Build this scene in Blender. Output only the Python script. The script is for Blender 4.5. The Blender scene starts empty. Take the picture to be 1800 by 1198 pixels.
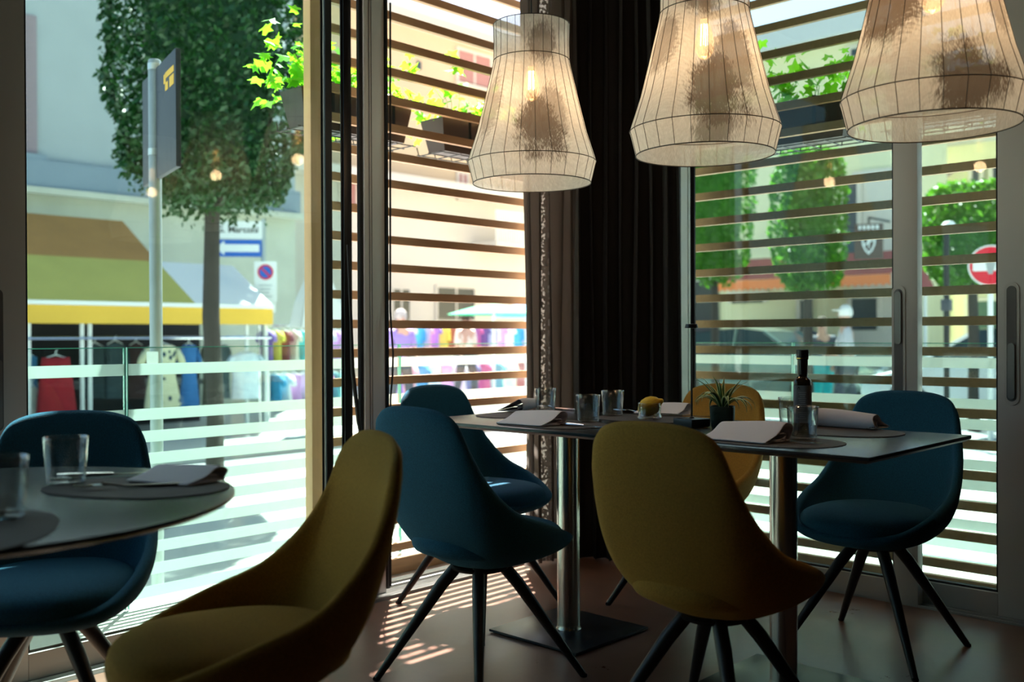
import bpy, bmesh, math, random
import numpy as np
from mathutils import Vector, Matrix, noise as mnoise
S = bpy.context.scene
COL = S.collection
rnd = random.Random(7)
PI = math.pi

# ------------------------------------------------------------------ camera
F, YAW, HOR, ROLL, H = 1730.0, math.radians(43.35), 589.5, .004, 1.047
pitch = math.atan((599 - HOR) / F)
fw = np.array([math.cos(YAW), math.sin(YAW), 0]); rt = np.array([math.sin(YAW), -math.cos(YAW), 0]); upv = np.array([0, 0, 1.])
FWD = fw * math.cos(pitch) - upv * math.sin(pitch); U0 = upv * math.cos(pitch) + fw * math.sin(pitch)
R2 = rt * math.cos(ROLL) - U0 * math.sin(ROLL); U2 = U0 * math.cos(ROLL) + rt * math.sin(ROLL)
cd = bpy.data.cameras.new('camera'); cam = bpy.data.objects.new('camera', cd); COL.objects.link(cam)
cam.matrix_world = Matrix(((R2[0], U2[0], -FWD[0], 0), (R2[1], U2[1], -FWD[1], 0), (R2[2], U2[2], -FWD[2], H), (0, 0, 0, 1)))
cd.sensor_width = 36; cd.lens = F / 1800 * 36; cd.clip_start = .05; cd.clip_end = 300
cd.dof.use_dof = True; cd.dof.focus_distance = 3.15; cd.dof.aperture_fstop = 2.4
S.camera = cam

def at(x, y, z=None, X=None, Y=None, t=None):
    "where the line of sight of a photo point meets a plane of the place"
    d = FWD + (x - 900) / F * R2 - (y - 599) / F * U2
    if z is not None: t = (z - H) / d[2]
    elif X is not None: t = X / d[0]
    elif Y is not None: t = Y / d[1]
    p = np.array([0, 0, H]) + t * d
    return Vector(p)

# ------------------------------------------------------------------ sky, sun, exposure
w = bpy.data.worlds.new('sky'); S.world = w; w.use_nodes = True
nt = w.node_tree; nt.nodes.clear()
sk = nt.nodes.new('ShaderNodeTexSky'); sk.sky_type = 'NISHITA'; sk.sun_disc = False
SUN_EL = math.radians(58); SUN_AZ = math.atan2(.73, .68)       # direction towards the sun, from +X
sk.sun_elevation = SUN_EL; sk.sun_rotation = PI / 2 - SUN_AZ; sk.air_density = 1.0; sk.dust_density = 2.5; sk.ozone_density = 1.0
bg = nt.nodes.new('ShaderNodeBackground'); bg.inputs[1].default_value = .155
wo = nt.nodes.new('ShaderNodeOutputWorld'); nt.links.new(sk.outputs[0], bg.inputs[0]); nt.links.new(bg.outputs[0], wo.inputs[0])
sl = bpy.data.lights.new('sun', 'SUN'); sl.energy = 14.0; sl.angle = math.radians(.6); sl.color = (1, .95, .86)
so = bpy.data.objects.new('sun', sl); COL.objects.link(so)
sv = Vector((math.cos(SUN_AZ) * math.cos(SUN_EL), math.sin(SUN_AZ) * math.cos(SUN_EL), math.sin(SUN_EL)))
so.rotation_euler = sv.to_track_quat('Z', 'Y').to_euler(); so.location = sv * 30
S.view_settings.view_transform = 'Standard'; S.view_settings.look = 'None'
S.view_settings.gamma = 1; S.view_settings.use_curve_mapping = False
S.view_settings.exposure = 1.35
S.cycles.max_bounces = 10; S.cycles.transparent_max_bounces = 24; S.cycles.diffuse_bounces = 4; S.cycles.glossy_bounces = 4
S.cycles.transmission_bounces = 8; S.cycles.caustics_reflective = False; S.cycles.caustics_refractive = False
S.cycles.sample_clamp_indirect = 4.0; S.cycles.use_denoising = True

# ------------------------------------------------------------------ materials
MATS = {}
def mat(name, col=(.5, .5, .5), rough=.5, metal=0, bump=0, bscale=60, var=0, vscale=8, sheen=0, trans=0, ior=1.45, emit=None, es=0, spec=.5, coat=0):
    if name in MATS: return MATS[name]
    m = bpy.data.materials.new(name); m.use_nodes = True; n = m.node_tree.nodes; l = m.node_tree.links
    b = n['Principled BSDF']; b.inputs['Base Color'].default_value = (*col, 1); b.inputs['Roughness'].default_value = rough
    b.inputs['Metallic'].default_value = metal; b.inputs['IOR'].default_value = ior; b.inputs['Specular IOR Level'].default_value = spec
    if sheen: b.inputs['Sheen Weight'].default_value = sheen; b.inputs['Sheen Roughness'].default_value = .5; b.inputs['Sheen Tint'].default_value = (*[min(1, c * 3 + .1) for c in col], 1)
    if trans: b.inputs['Transmission Weight'].default_value = trans
    if coat: b.inputs['Coat Weight'].default_value = coat; b.inputs['Coat Roughness'].default_value = .15
    if emit: b.inputs['Emission Color'].default_value = (*emit, 1); b.inputs['Emission Strength'].default_value = es
    tc = n.new('ShaderNodeTexCoord')
    if var:
        nz = n.new('ShaderNodeTexNoise'); nz.inputs['Scale'].default_value = vscale; nz.inputs['Detail'].default_value = 6
        l.new(tc.outputs['Object'], nz.inputs['Vector'])
        mx = n.new('ShaderNodeMix'); mx.data_type = 'RGBA'; mx.inputs[6].default_value = (*[c * (1 - var) for c in col], 1); mx.inputs[7].default_value = (*[min(1, c * (1 + var)) for c in col], 1)
        l.new(nz.outputs['Fac'], mx.inputs[0]); l.new(mx.outputs[2], b.inputs['Base Color'])
    if bump:
        nz = n.new('ShaderNodeTexNoise'); nz.inputs['Scale'].default_value = bscale; nz.inputs['Detail'].default_value = 4
        l.new(tc.outputs['Object'], nz.inputs['Vector'])
        bp = n.new('ShaderNodeBump'); bp.inputs['Strength'].default_value = bump; bp.inputs['Distance'].default_value = .004
        l.new(nz.outputs['Fac'], bp.inputs['Height']); l.new(bp.outputs[0], b.inputs['Normal'])
    MATS[name] = m; return m

def wood_mat(name, col, rough=.5, scale=(1, 14, 14), var=.35):
    m = mat(name, col, rough); n = m.node_tree.nodes; l = m.node_tree.links; b = n['Principled BSDF']
    tc = n.new('ShaderNodeTexCoord'); mp = n.new('ShaderNodeMapping'); mp.inputs['Scale'].default_value = scale
    nz = n.new('ShaderNodeTexNoise'); nz.inputs['Scale'].default_value = 5; nz.inputs['Detail'].default_value = 8; nz.inputs['Distortion'].default_value = .6
    l.new(tc.outputs['Object'], mp.inputs[0]); l.new(mp.outputs[0], nz.inputs['Vector'])
    mx = n.new('ShaderNodeMix'); mx.data_type = 'RGBA'; mx.inputs[6].default_value = (*[c * (1 - var) for c in col], 1); mx.inputs[7].default_value = (*[min(1, c * (1 + var)) for c in col], 1)
    l.new(nz.outputs['Fac'], mx.inputs[0]); l.new(mx.outputs[2], b.inputs['Base Color']); return m

def glass_mat(name, tint, refl=1.0, rough=0.0, p=4.5, lo=.035):
    m = bpy.data.materials.new(name); m.use_nodes = True; n = m.node_tree.nodes; l = m.node_tree.links; n.clear()
    o = n.new('ShaderNodeOutputMaterial'); t = n.new('ShaderNodeBsdfTransparent'); t.inputs[0].default_value = (*tint, 1)
    g = n.new('ShaderNodeBsdfGlossy'); g.inputs['Roughness'].default_value = rough; lw = n.new('ShaderNodeLayerWeight'); lw.inputs[0].default_value = .5
    pw = n.new('ShaderNodeMath'); pw.operation = 'POWER'; pw.inputs[1].default_value = p; l.new(lw.outputs['Facing'], pw.inputs[0])
    ml = n.new('ShaderNodeMath'); ml.operation = 'MULTIPLY_ADD'; ml.inputs[1].default_value = .85 * refl; ml.inputs[2].default_value = lo * refl
    mx = n.new('ShaderNodeMixShader'); l.new(pw.outputs[0], ml.inputs[0]); l.new(ml.outputs[0], mx.inputs[0]); l.new(t.outputs[0], mx.inputs[1]); l.new(g.outputs[0], mx.inputs[2]); l.new(mx.outputs[0], o.inputs[0])
    MATS[name] = m; return m

def leaf_mat(name, col, tr=.5, var=.4):
    m = bpy.data.materials.new(name); m.use_nodes = True; n = m.node_tree.nodes; l = m.node_tree.links; n.clear()
    o = n.new('ShaderNodeOutputMaterial'); d = n.new('ShaderNodeBsdfPrincipled'); d.inputs['Roughness'].default_value = .45
    t = n.new('ShaderNodeBsdfTranslucent'); mx = n.new('ShaderNodeMixShader'); mx.inputs[0].default_value = tr
    gi = n.new('ShaderNodeTexCoord'); nz = n.new('ShaderNodeTexNoise'); nz.inputs['Scale'].default_value = 9; nz.inputs['Detail'].default_value = 5
    l.new(gi.outputs['Object'], nz.inputs['Vector'])
    c = n.new('ShaderNodeMix'); c.data_type = 'RGBA'; c.inputs[6].default_value = (*[x * (1 - var) for x in col], 1); c.inputs[7].default_value = (*[min(1, x * (1 + var)) for x in col], 1)
    l.new(nz.outputs['Fac'], c.inputs[0]); l.new(c.outputs[2], d.inputs['Base Color'])
    t.inputs[0].default_value = (min(1, col[0] * 1.8), min(1, col[1] * 1.6), col[2] * .8, 1)
    l.new(d.outputs[0], mx.inputs[1]); l.new(t.outputs[0], mx.inputs[2]); l.new(mx.outputs[0], o.inputs[0]); MATS[name] = m; return m

# ------------------------------------------------------------------ mesh helpers
class MB:
    def __init__(s): s.v = []; s.f = []; s.mi = []; s.m = 0
    def add(s, vs, fs):
        b = len(s.v); s.v += [tuple(v) for v in vs]; s.f += [tuple(i + b for i in f) for f in fs]; s.mi += [s.m] * len(fs); return s
    def box(s, x0, x1, y0, y1, z0, z1):
        v = [(x, y, z) for z in (z0, z1) for y in (y0, y1) for x in (x0, x1)]
        return s.add(v, [(0, 2, 3, 1), (4, 5, 7, 6), (0, 1, 5, 4), (2, 6, 7, 3), (0, 4, 6, 2), (1, 3, 7, 5)])
    def bbox(s, x0, x1, y0, y1, z0, z1, b=.004):
        "box with chamfered edges"
        bm = bmesh.new(); bmesh.ops.create_cube(bm, size=1)
        for v in bm.verts: v.co = Vector(((x0 + x1) / 2 + v.co.x * (x1 - x0), (y0 + y1) / 2 + v.co.y * (y1 - y0), (z0 + z1) / 2 + v.co.z * (z1 - z0)))
        bmesh.ops.bevel(bm, geom=bm.edges[:], offset=b, segments=2, affect='EDGES', profile=.6)
        bm.verts.index_update(); s.add([v.co[:] for v in bm.verts], [[v.index for v in f.verts] for f in bm.faces]); bm.free(); return s
    def ring(s, prof, n=32, cx=0, cy=0, cap0=False, cap1=False, a0=0, sq=None):
        "lathe around z: prof list of (r,z)"
        vs = []
        for r, z in prof:
            for i in range(n):
                a = a0 + 2 * PI * i / n; k = 1
                if sq: k = (abs(math.cos(a)) ** sq + abs(math.sin(a)) ** sq) ** (-1 / sq)
                vs.append((cx + r * k * math.cos(a), cy + r * k * math.sin(a), z))
        fs = []
        for j in range(len(prof) - 1):
            for i in range(n):
                i2 = (i + 1) % n; fs.append((j * n + i, j * n + i2, (j + 1) * n + i2, (j + 1) * n + i))
        if cap0: fs.append(tuple(range(n - 1, -1, -1)))
        if cap1: fs.append(tuple((len(prof) - 1) * n + i for i in range(n)))
        return s.add(vs, fs)
    def tube(s, pts, r, n=8, caps=True):
        pts = [Vector(p) for p in pts]; rs = r if isinstance(r, (list, tuple)) else [r] * len(pts)
        vs = []; ref = None
        for i, p in enumerate(pts):
            d = (pts[min(i + 1, len(pts) - 1)] - pts[max(i - 1, 0)]).normalized()
            if ref is None: ref = Vector((0, 0, 1)) if abs(d.z) < .9 else Vector((1, 0, 0))
            a = d.cross(ref).normalized(); b = d.cross(a).normalized(); ref = b.cross(d) if False else ref
            for k in range(n):
                t = 2 * PI * k / n; vs.append(p + (a * math.cos(t) + b * math.sin(t)) * rs[i])
        fs = []
        for j in range(len(pts) - 1):
            for k in range(n):
                k2 = (k + 1) % n; fs.append((j * n + k, j * n + k2, (j + 1) * n + k2, (j + 1) * n + k))
        if caps: fs.append(tuple(range(n - 1, -1, -1))); fs.append(tuple((len(pts) - 1) * n + k for k in range(n)))
        return s.add(vs, fs)
    def prism(s, poly, z0, z1):
        n = len(poly); vs = [(x, y, z0) for x, y in poly] + [(x, y, z1) for x, y in poly]
        return s.add(vs, [tuple(range(n - 1, -1, -1)), tuple(range(n, 2 * n))] + [(i, (i + 1) % n, n + (i + 1) % n, n + i) for i in range(n)])
    def xf(s, M, start=0):
        for i in range(start, len(s.v)): s.v[i] = tuple(M @ Vector(s.v[i]))
        return s
    def build(s, name, m=None, parent=None, smooth=True, loc=None, rz=0, auto=True):
        me = bpy.data.meshes.new(name); me.from_pydata(s.v, [], s.f); me.validate()
        ms = m if isinstance(m, (list, tuple)) else [m]
        for q in ms:
            if q is not None: me.materials.append(MATS[q] if isinstance(q, str) else q)
        if len(ms) > 1 and len(me.polygons) == len(s.mi):
            for p, i in zip(me.polygons, s.mi): p.material_index = i
        bm = bmesh.new(); bm.from_mesh(me); bmesh.ops.recalc_face_normals(bm, faces=bm.faces[:]) if len(bm.faces) < 20000 else None
        bm.to_mesh(me); bm.free()
        if smooth:
            for p in me.polygons: p.use_smooth = True
            if auto:
                try: me.set_sharp_from_angle(angle=math.radians(38))
                except Exception: pass
        o = bpy.data.objects.new(name, me); COL.objects.link(o)
        if parent is not None: o.parent = parent
        if loc is not None: o.location = loc
        if rz: o.rotation_euler.z = rz
        return o

def tag(o, label=None, cat=None, group=None, kind=None):
    if label: o['label'] = label
    if cat: o['category'] = cat
    if group: o['group'] = group
    if kind: o['kind'] = kind
    return o
def thing(name, label, cat, loc=(0, 0, 0), rz=0, group=None):
    o = bpy.data.objects.new(name, None); COL.objects.link(o); o.empty_display_size = .1
    o.location = loc; o.rotation_euler = (0, 0, rz); return tag(o, label, cat, group)
def copy_tree(o, parent=None):
    c = o.copy(); COL.objects.link(c); c.parent = parent
    for ch in list(o.children): copy_tree(ch, c)
    return c
def struct(mb, name, m, label, smooth=False): return tag(mb.build(name, m, smooth=smooth), label, None, None, 'structure')
def mods(o, solid=None, sub=0, bev=None, off=-1):
    if solid: d = o.modifiers.new('s', 'SOLIDIFY'); d.thickness = solid; d.offset = off
    if bev: d = o.modifiers.new('b', 'BEVEL'); d.width = bev; d.segments = 2; d.limit_method = 'ANGLE'
    if sub: d = o.modifiers.new('u', 'SUBSURF'); d.levels = sub; d.render_levels = sub
    return o

# materials used throughout
mat('fabric_blue', (.008, .085, .15), .95, bump=.6, bscale=420, var=.6, vscale=260, sheen=.25)
mat('fabric_mustard', (.42, .213, .03), .95, bump=.6, bscale=420, var=.5, vscale=260, sheen=.2)
mat('leg_dark', (.018, .014, .012), .38, var=.2)
mat('black_plastic', (.012, .012, .013), .35)
mat('rubber', (.008, .008, .009), .6)
mat('table_slate', (.028, .034, .038), .26, var=.15, vscale=3, bump=.03, bscale=300)
mat('table_edge', (.10, .085, .075), .35)
mat('steel', (.50, .46, .42), .24, metal=1, var=.1, vscale=3)
mat('chrome', (.75, .75, .78), .12, metal=1)
mat('plate_steel', (.035, .037, .04), .28, metal=.3, bump=.03, bscale=200)
mat('frame_grey', (.52, .50, .47), .42, bump=.02, bscale=300)
mat('frame_pale', (.62, .63, .59), .35); mat('frame_grey_lit', (.80, .78, .74), .4)  # second one: frame grey lightened to carry the glow off the sunlit floor
mat('handle_grey', (.22, .21, .2), .35, metal=.4)
mat('dark_wall', (.05, .048, .045), .8)
mat('ceiling_dark', (.06, .057, .055), .9)
wood_mat('slat_wood', (.60, .34, .17), .5, var=.2)
wood_mat('post_wood', (.88, .48, .24), .5, scale=(14, 14, 1), var=.12)
mat('napkin', (.84, .79, .84), .9, bump=.15, bscale=700)
mat('placemat', (.085, .07, .066), .7, bump=.3, bscale=500)
mat('concrete_pale', (.62, .60, .56), .85, var=.15, vscale=4, bump=.1, bscale=40)
m = mat('clear_glass', (1, 1, 1), 0.0, trans=1, ior=1.45)
glass_mat('window_glass', (.705, .83, .81), 1.0)
glass_mat('balustrade_glass', (.93, .98, .96), .8)
def frost_mat():
    m = bpy.data.materials.new('frost'); m.use_nodes = True; n = m.node_tree.nodes; l = m.node_tree.links; n.clear()
    o = n.new('ShaderNodeOutputMaterial'); d = n.new('ShaderNodeBsdfDiffuse'); d.inputs[0].default_value = (.80, .86, .85, 1); t = n.new('ShaderNodeBsdfTranslucent'); t.inputs[0].default_value = (.74, .80, .78, 1)
    x = n.new('ShaderNodeMixShader'); x.inputs[0].default_value = .6; l.new(d.outputs[0], x.inputs[1]); l.new(t.outputs[0], x.inputs[2]); l.new(x.outputs[0], o.inputs[0]); MATS['frost'] = m
frost_mat()
glass_mat('tumbler_glass', (.95, .965, .96), 1.2, p=2.2, lo=.07)
mat('glass_edge', (.10, .45, .36), .15, spec=.8)

# floor: brown resin with mottling
m = mat('floor_resin', (.17, .095, .07), .32); n = m.node_tree.nodes; l = m.node_tree.links; b = n['Principled BSDF']
tc = n.new('ShaderNodeTexCoord'); nz = n.new('ShaderNodeTexNoise'); nz.inputs['Scale'].default_value = 3.5; nz.inputs['Detail'].default_value = 10; nz.inputs['Roughness'].default_value = .7
cr = n.new('ShaderNodeValToRGB'); cr.color_ramp.elements[0].position = .3; cr.color_ramp.elements[0].color = (.145, .068, .045, 1); cr.color_ramp.elements[1].position = .72; cr.color_ramp.elements[1].color = (.25, .135, .095, 1)
l.new(tc.outputs['Object'], nz.inputs[0]); l.new(nz.outputs[0], cr.inputs[0]); l.new(cr.outputs[0], b.inputs['Base Color'])
mr = n.new('ShaderNodeMapRange'); mr.inputs[3].default_value = .2; mr.inputs[4].default_value = .42; l.new(nz.outputs[0], mr.inputs[0]); l.new(mr.outputs[0], b.inputs['Roughness'])

# ================================================================== ROOM SHELL
struct(MB().box(-4, 3.80, -5, 3.04, -.12, 0), 'floor', 'floor_resin', 'brown mottled resin floor of the dining room')
struct(MB().box(-4.2, 4.0, -5.2, 3.3, 3.0, 3.2), 'ceiling', 'ceiling_dark', 'dark ceiling above the dining tables')
struct(MB().box(-4.2, -4, -5, 3.3, -.1, 3.0), 'wall_west', 'dark_wall', 'dark wall on the far left side of the room')
struct(MB().box(-4.2, 4.0, -5.2, -5, -.1, 3.0), 'wall_back', 'dark_wall', 'dark wall behind the viewer')
struct(MB().box(3.81, 3.97, -5, .90, -.1, 3.0), 'wall_right_added', 'dark_wall', 'unseen dark wall added beside the right sliding window to dim the room')  # solid wall added on this side to keep the interior dark
struct(MB().box(-4.2, -3.95, 3.12, 3.3, -.1, 3.0), 'wall_left', 'dark_wall', 'dark wall at the left end of the glazed side')
struct(MB().box(3.62, 3.97, 3.04, 3.3, -.1, 3.0).box(3.81, 3.97, 2.60, 3.04, -.1, 3.0), 'trim_1', 'frame_grey', 'grey corner pillar hidden behind the curtains')
struct(MB().box(-3.95, 3.62, 3.12, 3.3, 2.72, 3.0).box(3.81, 3.97, .9, 2.6, 2.72, 3.0), 'trim_2', 'frame_grey', 'grey header above the sliding windows')
# thresholds with metal tracks
t = MB().box(-2.7, 3.62, 3.04, 3.32, -.12, -.012)
for i in range(6): y = 3.07 + i * .043; t.box(-2.7, 3.62, y, y + .010, -.012, .004)
struct(t, 'trim_3', mat('track_metal', (.55, .55, .54), .35, metal=.7), 'ribbed metal sliding track along the open doorway')
t = MB().box(3.80, 4.0, .9, 2.6, -.12, -.012)
for i in range(4): x = 3.82 + i * .045; t.box(x, x + .01, .9, 2.6, -.012, .003)
struct(t, 'trim_4', 'track_metal', 'ribbed metal track under the right sliding windows')
# unseen slabs added outside, above the view, to cut off the sun
struct(MB().box(-3, 4.4, 3.3, 3.86, 3.25, 3.35).box(3.97, 5.75, -2, 3.98, 3.25, 3.35), 'sun_block_outer', 'concrete_pale', 'unseen pale slab added outside above the windows to block the sun')

def sash(ax, fixed, a0, a1, z0, z1, st, rail, depth, name, label, gl=True, gm='window_glass', handle=None, stl=None, str_=None, fm='frame_grey'):
    """sliding window leaf in plane ax='Y' (runs along X) or 'X' (runs along Y)"""
    def B(mb, p0, p1, f0, f1, c0, c1, bev=0):
        if ax == 'Y': mb.bbox(p0, p1, f0, f1, c0, c1, bev) if bev else mb.box(p0, p1, f0, f1, c0, c1)
        else: mb.bbox(f0, f1, p0, p1, c0, c1, bev) if bev else mb.box(f0, f1, p0, p1, c0, c1)
        return mb
    stl = st if stl is None else stl; str_ = st if str_ is None else str_
    f0, f1 = fixed, fixed + depth
    r = thing(name, label, None, (0, 0, 0)); r['kind'] = 'structure'
    fr = MB(); B(fr, a0, a0 + stl, f0, f1, z0, z1, .004); B(fr, a1 - str_, a1, f0, f1, z0, z1, .004)
    B(fr, a0 + stl, a1 - str_, f0, f1, z0, z0 + rail, .003); B(fr, a0 + stl, a1 - str_, f0, f1, z1 - rail, z1, .003)
    fr.build('window_frame', fm, r)
    gk = MB(); e = .008
    for (p0, p1, c0, c1) in ((a0 + stl, a0 + stl + e, z0 + rail, z1 - rail), (a1 - str_ - e, a1 - str_, z0 + rail, z1 - rail), (a0 + stl, a1 - str_, z0 + rail, z0 + rail + e), (a0 + stl, a1 - str_, z1 - rail - e, z1 - rail)):
        B(gk, p0, p1, f0 + .012, f1 - .012, c0, c1)
    gk.build('gasket', 'rubber', r)
    if gl: B(MB(), a0 + stl, a1 - str_, fixed + depth * .45, fixed + depth * .45 + .006, z0 + rail, z1 - rail).build('glass_pane', gm, r, smooth=False)
    if handle is not None:
        hb = MB(); hh = MB()
        def stad(mb, c, wd, za, zb, fa, fb):
            n = 10; poly = [(c + wd * math.cos(a), zb + wd * math.sin(a)) for a in [PI * i / n for i in range(n + 1)]] + [(c + wd * math.cos(a), za + wd * math.sin(a)) for a in [PI + PI * i / n for i in range(n + 1)]]
            s0 = len(mb.v); mb.prism(poly, fa, fb)
            for i in range(s0, len(mb.v)):
                a, z, f = mb.v[i]; mb.v[i] = (a, f, z) if ax == 'Y' else (f, a, z)
        c, zc, flip = handle
        stad(hb, c, .026, zc - .20, zc + .20, f0 - .004, f0 + .002)
        h = hb.build('handle_plate', 'frame_grey', r)
        k = MB(); stad(k, c, .017, zc - .195, zc + .195, f0 - .005, f0 + .004); k.build('handle_recess', mat('recess', (.12, .115, .11), .5), h)
        lo, hi = (zc - .19, zc - .01) if flip else (zc + .01, zc + .19)
        stad(hh, c, .012, lo, hi, f0 - .012, f0 - .004); hh.build('handle_lever', 'handle_grey', h)
    return r
Z0, Z1 = 0.0, 2.72
# glazed side on the left (plane Y)
sash('Y', 3.12, -2.30, -.78, Z0, Z1, .10, .085, .05, 'window_1', 'leftmost sliding window out of the picture')
sash('Y', 3.12, -3.95, -2.32, Z0, Z1, .10, .085, .05, 'window_7', 'sliding window at the far left end of the glazed side')
sash('Y', 3.12, -.80, 1.02, Z0, Z1, .10, .085, .05, 'window_2', 'sliding window just outside the left edge of the view')
qa, qb = at(572, 600, Y=3.12).x, at(581, 600, Y=3.12).x
sash('Y', 3.12, 1.02, qb, Z0, Z1, .14, .085, .025, 'window_3', 'large sliding window leaf at the left with a recessed handle', str_=qb - qa, handle=(1.075, .98, True), fm='frame_grey')
MB().box(qa - .001, qb + .001, 3.112, 3.1195, 0, 2.72).build('seal_strip', 'rubber', bpy.data.objects['window_3'])
qc, qd = at(583, 600, Y=3.17).x, at(606, 600, Y=3.17).x
sash('Y', 3.17, qc, at(620, 600, Y=3.17).x, Z0, Z1, .03, .085, .02, 'window_4', 'narrow visible part of the second sliding leaf', stl=.004, str_=at(620, 600, Y=3.17).x - qd, fm='black_plastic')
po = thing('trim_5', 'grey door post beside the open doorway, floor glow put into its colour', None); po['kind'] = 'structure'
MB().bbox(2.452, 2.555, 3.12, 3.17, 0, 2.72, .004).build('post', 'frame_grey_lit', po)
MB().box(at(633, 600, Y=3.13).x, 2.451, 3.13, 3.145, 0, 2.72).box(2.556, 2.570, 3.115, 3.165, .02, 2.72).build('gasket', 'rubber', po)
MB().box(2.475, 2.4775, 3.1175, 3.1205, 0, 2.72).box(2.487, 2.4885, 3.1175, 3.1205, 0, 2.72).build('groove', 'handle_grey', po)
# right side (plane X): leaves
sash('X', 3.82, 1.463, 2.60, Z0, Z1, .095, .085, .05, 'window_5', 'wide sliding window leaf behind the plant and bottle', handle=(1.535, 1.01, False), stl=.095, str_=.03)
sash('X', 3.885, .80, 1.56, Z0, Z1, .10, .085, .05, 'window_6', 'right sliding window leaf behind the blue chair', stl=.395, str_=.06, handle=(1.145, 1.01, True))
MB().box(3.812, 3.822, 2.460, 2.482, .085, 2.6).build('seal_strip', 'rubber', bpy.data.objects['window_5'])

# ================================================================== slat screens outside
def slat_run(axis, plane, a0, a1, name, label, zoff=0):
    r = thing(name, label, 'screen')
    mb = MB()
    for k in range(-7, 16):
        z = .957 + zoff + .1241 * k
        if z < .075: continue
        if axis == 'Y': mb.box(a0, a1, plane, plane + .022, z, z + .0365)
        else: mb.box(plane, plane + .022, a0, a1, z, z + .0365)
    mb.build('slat_panel', 'slat_wood', r)
    b = MB(); b.box(a0, a1, plane, plane + .03, -.012, .055) if axis == 'Y' else b.box(plane, plane + .03, a0, a1, -.012, .055)
    b.build('bottom_board', 'slat_wood', r)
    return r
SA, SB = 3.38, 4.13
pa, pb = at(548, 600, Y=SA - .012).x, at(570, 600, Y=SA - .012).x
r = slat_run('Y', SA, pa + .02, SB + .03, 'slat_screen', 'brown wooden slat screen outside the open doorway left of the curtains')
MB().bbox(pa, pb, SA - .012, SA + .038, -.012, 2.9, .003).build('post', 'post_wood', r)
MB().bbox(SB - .10, SB - .03, SA - .06, SA - .001, -.012, 2.9, .003).build('post', 'slat_wood', r)
r = slat_run('X', SB, -.4, SA - .002, 'slat_screen', 'brown wooden slat screen outside the right sliding windows')
MB().bbox(3.99, 4.03, at(1211, 600, X=3.99).y, at(1186, 600, X=3.99).y, -.012, 2.9, .003).build('post', 'frame_pale', r)
MB().bbox(SB - .045, SB - .001, -.40, -.33, -.012, 2.9, .003).build('post', 'slat_wood', r)

# ================================================================== glass balustrades
def balustrade(axis, plane, a0, a1, label):
    r = thing('glass_balustrade', label, 'balustrade', group='glass balustrade panels around the terrace')
    def B(mb, p0, p1, f0, f1, c0, c1): return mb.box(p0, p1, f0, f1, c0, c1) if axis == 'Y' else mb.box(f0, f1, p0, p1, c0, c1)
    B(MB(), a0, a1, plane, plane + .010, -.01, 1.004).build('glass_panel', 'balustrade_glass', r, smooth=False)
    e = MB(); B(e, a0, a1, plane - .0005, plane + .0105, 1.0042, 1.0075); B(e, a0 - .0035, a0 - .0003, plane - .0005, plane + .0105, -.01, 1.0075); B(e, a1 + .0003, a1 + .0035, plane - .0005, plane + .0105, -.01, 1.0075)
    e.build('polished_edge', 'glass_edge', r, smooth=False)
    st = MB()
    for z in [.943] + [.766 - .0873 * k for k in range(9)]:
        B(st, a0, a1, plane - .0016, plane - .0006, z - .045, z)
    st.build('frosted_stripes', 'frost', r, smooth=False)
    return r
YB, XB = 3.70, 4.45
j1 = at(222.5, 800, Y=YB).x; j2 = at(703, 650, Y=YB).x
balustrade('Y', YB, j1 - 1.35, j1 - .008, 'striped glass balustrade panel behind the blue chair at the round table')
balustrade('Y', YB, j1 + .008, j2 - .007, 'striped glass balustrade panel behind the large left window')
balustrade('Y', YB, j2 + .007, XB - .02, 'striped glass balustrade panel behind the open doorway')
balustrade('Y', YB, j1 - 3.0, j1 - 1.37, 'striped glass balustrade panel beyond the left edge of the window')
k1 = at(1393, 650, X=XB).y
balustrade('X', XB, k1 + .007, YB - .02, 'striped glass balustrade panel behind the plant on the table')
balustrade('X', XB, k1 - 1.75, k1 - .007, 'striped glass balustrade panel behind the right blue chair')

# ================================================================== hanging planters with ivy
leaf_mat('ivy_leaf', (.15, .43, .03), .6, .5)
mat('planter_brown', (.045, .032, .028), .5)
mat('planter_grey', (.18, .18, .19), .3, metal=.2)
mat('wire_black', (.01, .01, .01), .4)
def ivy_leaf(mb, p, s, rot, tilt, roll):
    pts = [(0, 0), (.30, -.28), (.52, -.12), (.42, .18), (.62, .52), (.22, .52), (0, 1.0), (-.22, .52), (-.62, .52), (-.42, .18), (-.52, -.12), (-.30, -.28)]
    M = Matrix.Translation(p) @ Matrix.Rotation(rot, 4, 'Z') @ Matrix.Rotation(tilt, 4, 'X') @ Matrix.Rotation(roll, 4, 'Y')
    vs = [M @ Vector((x * s * .75, y * s * .8, -abs(x) * s * .25)) for x, y in pts] + [M @ Vector((0, .3 * s, 0))]
    c = len(pts); mb.add(vs, [(i, (i + 1) % c, c) for i in range(c)])
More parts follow.
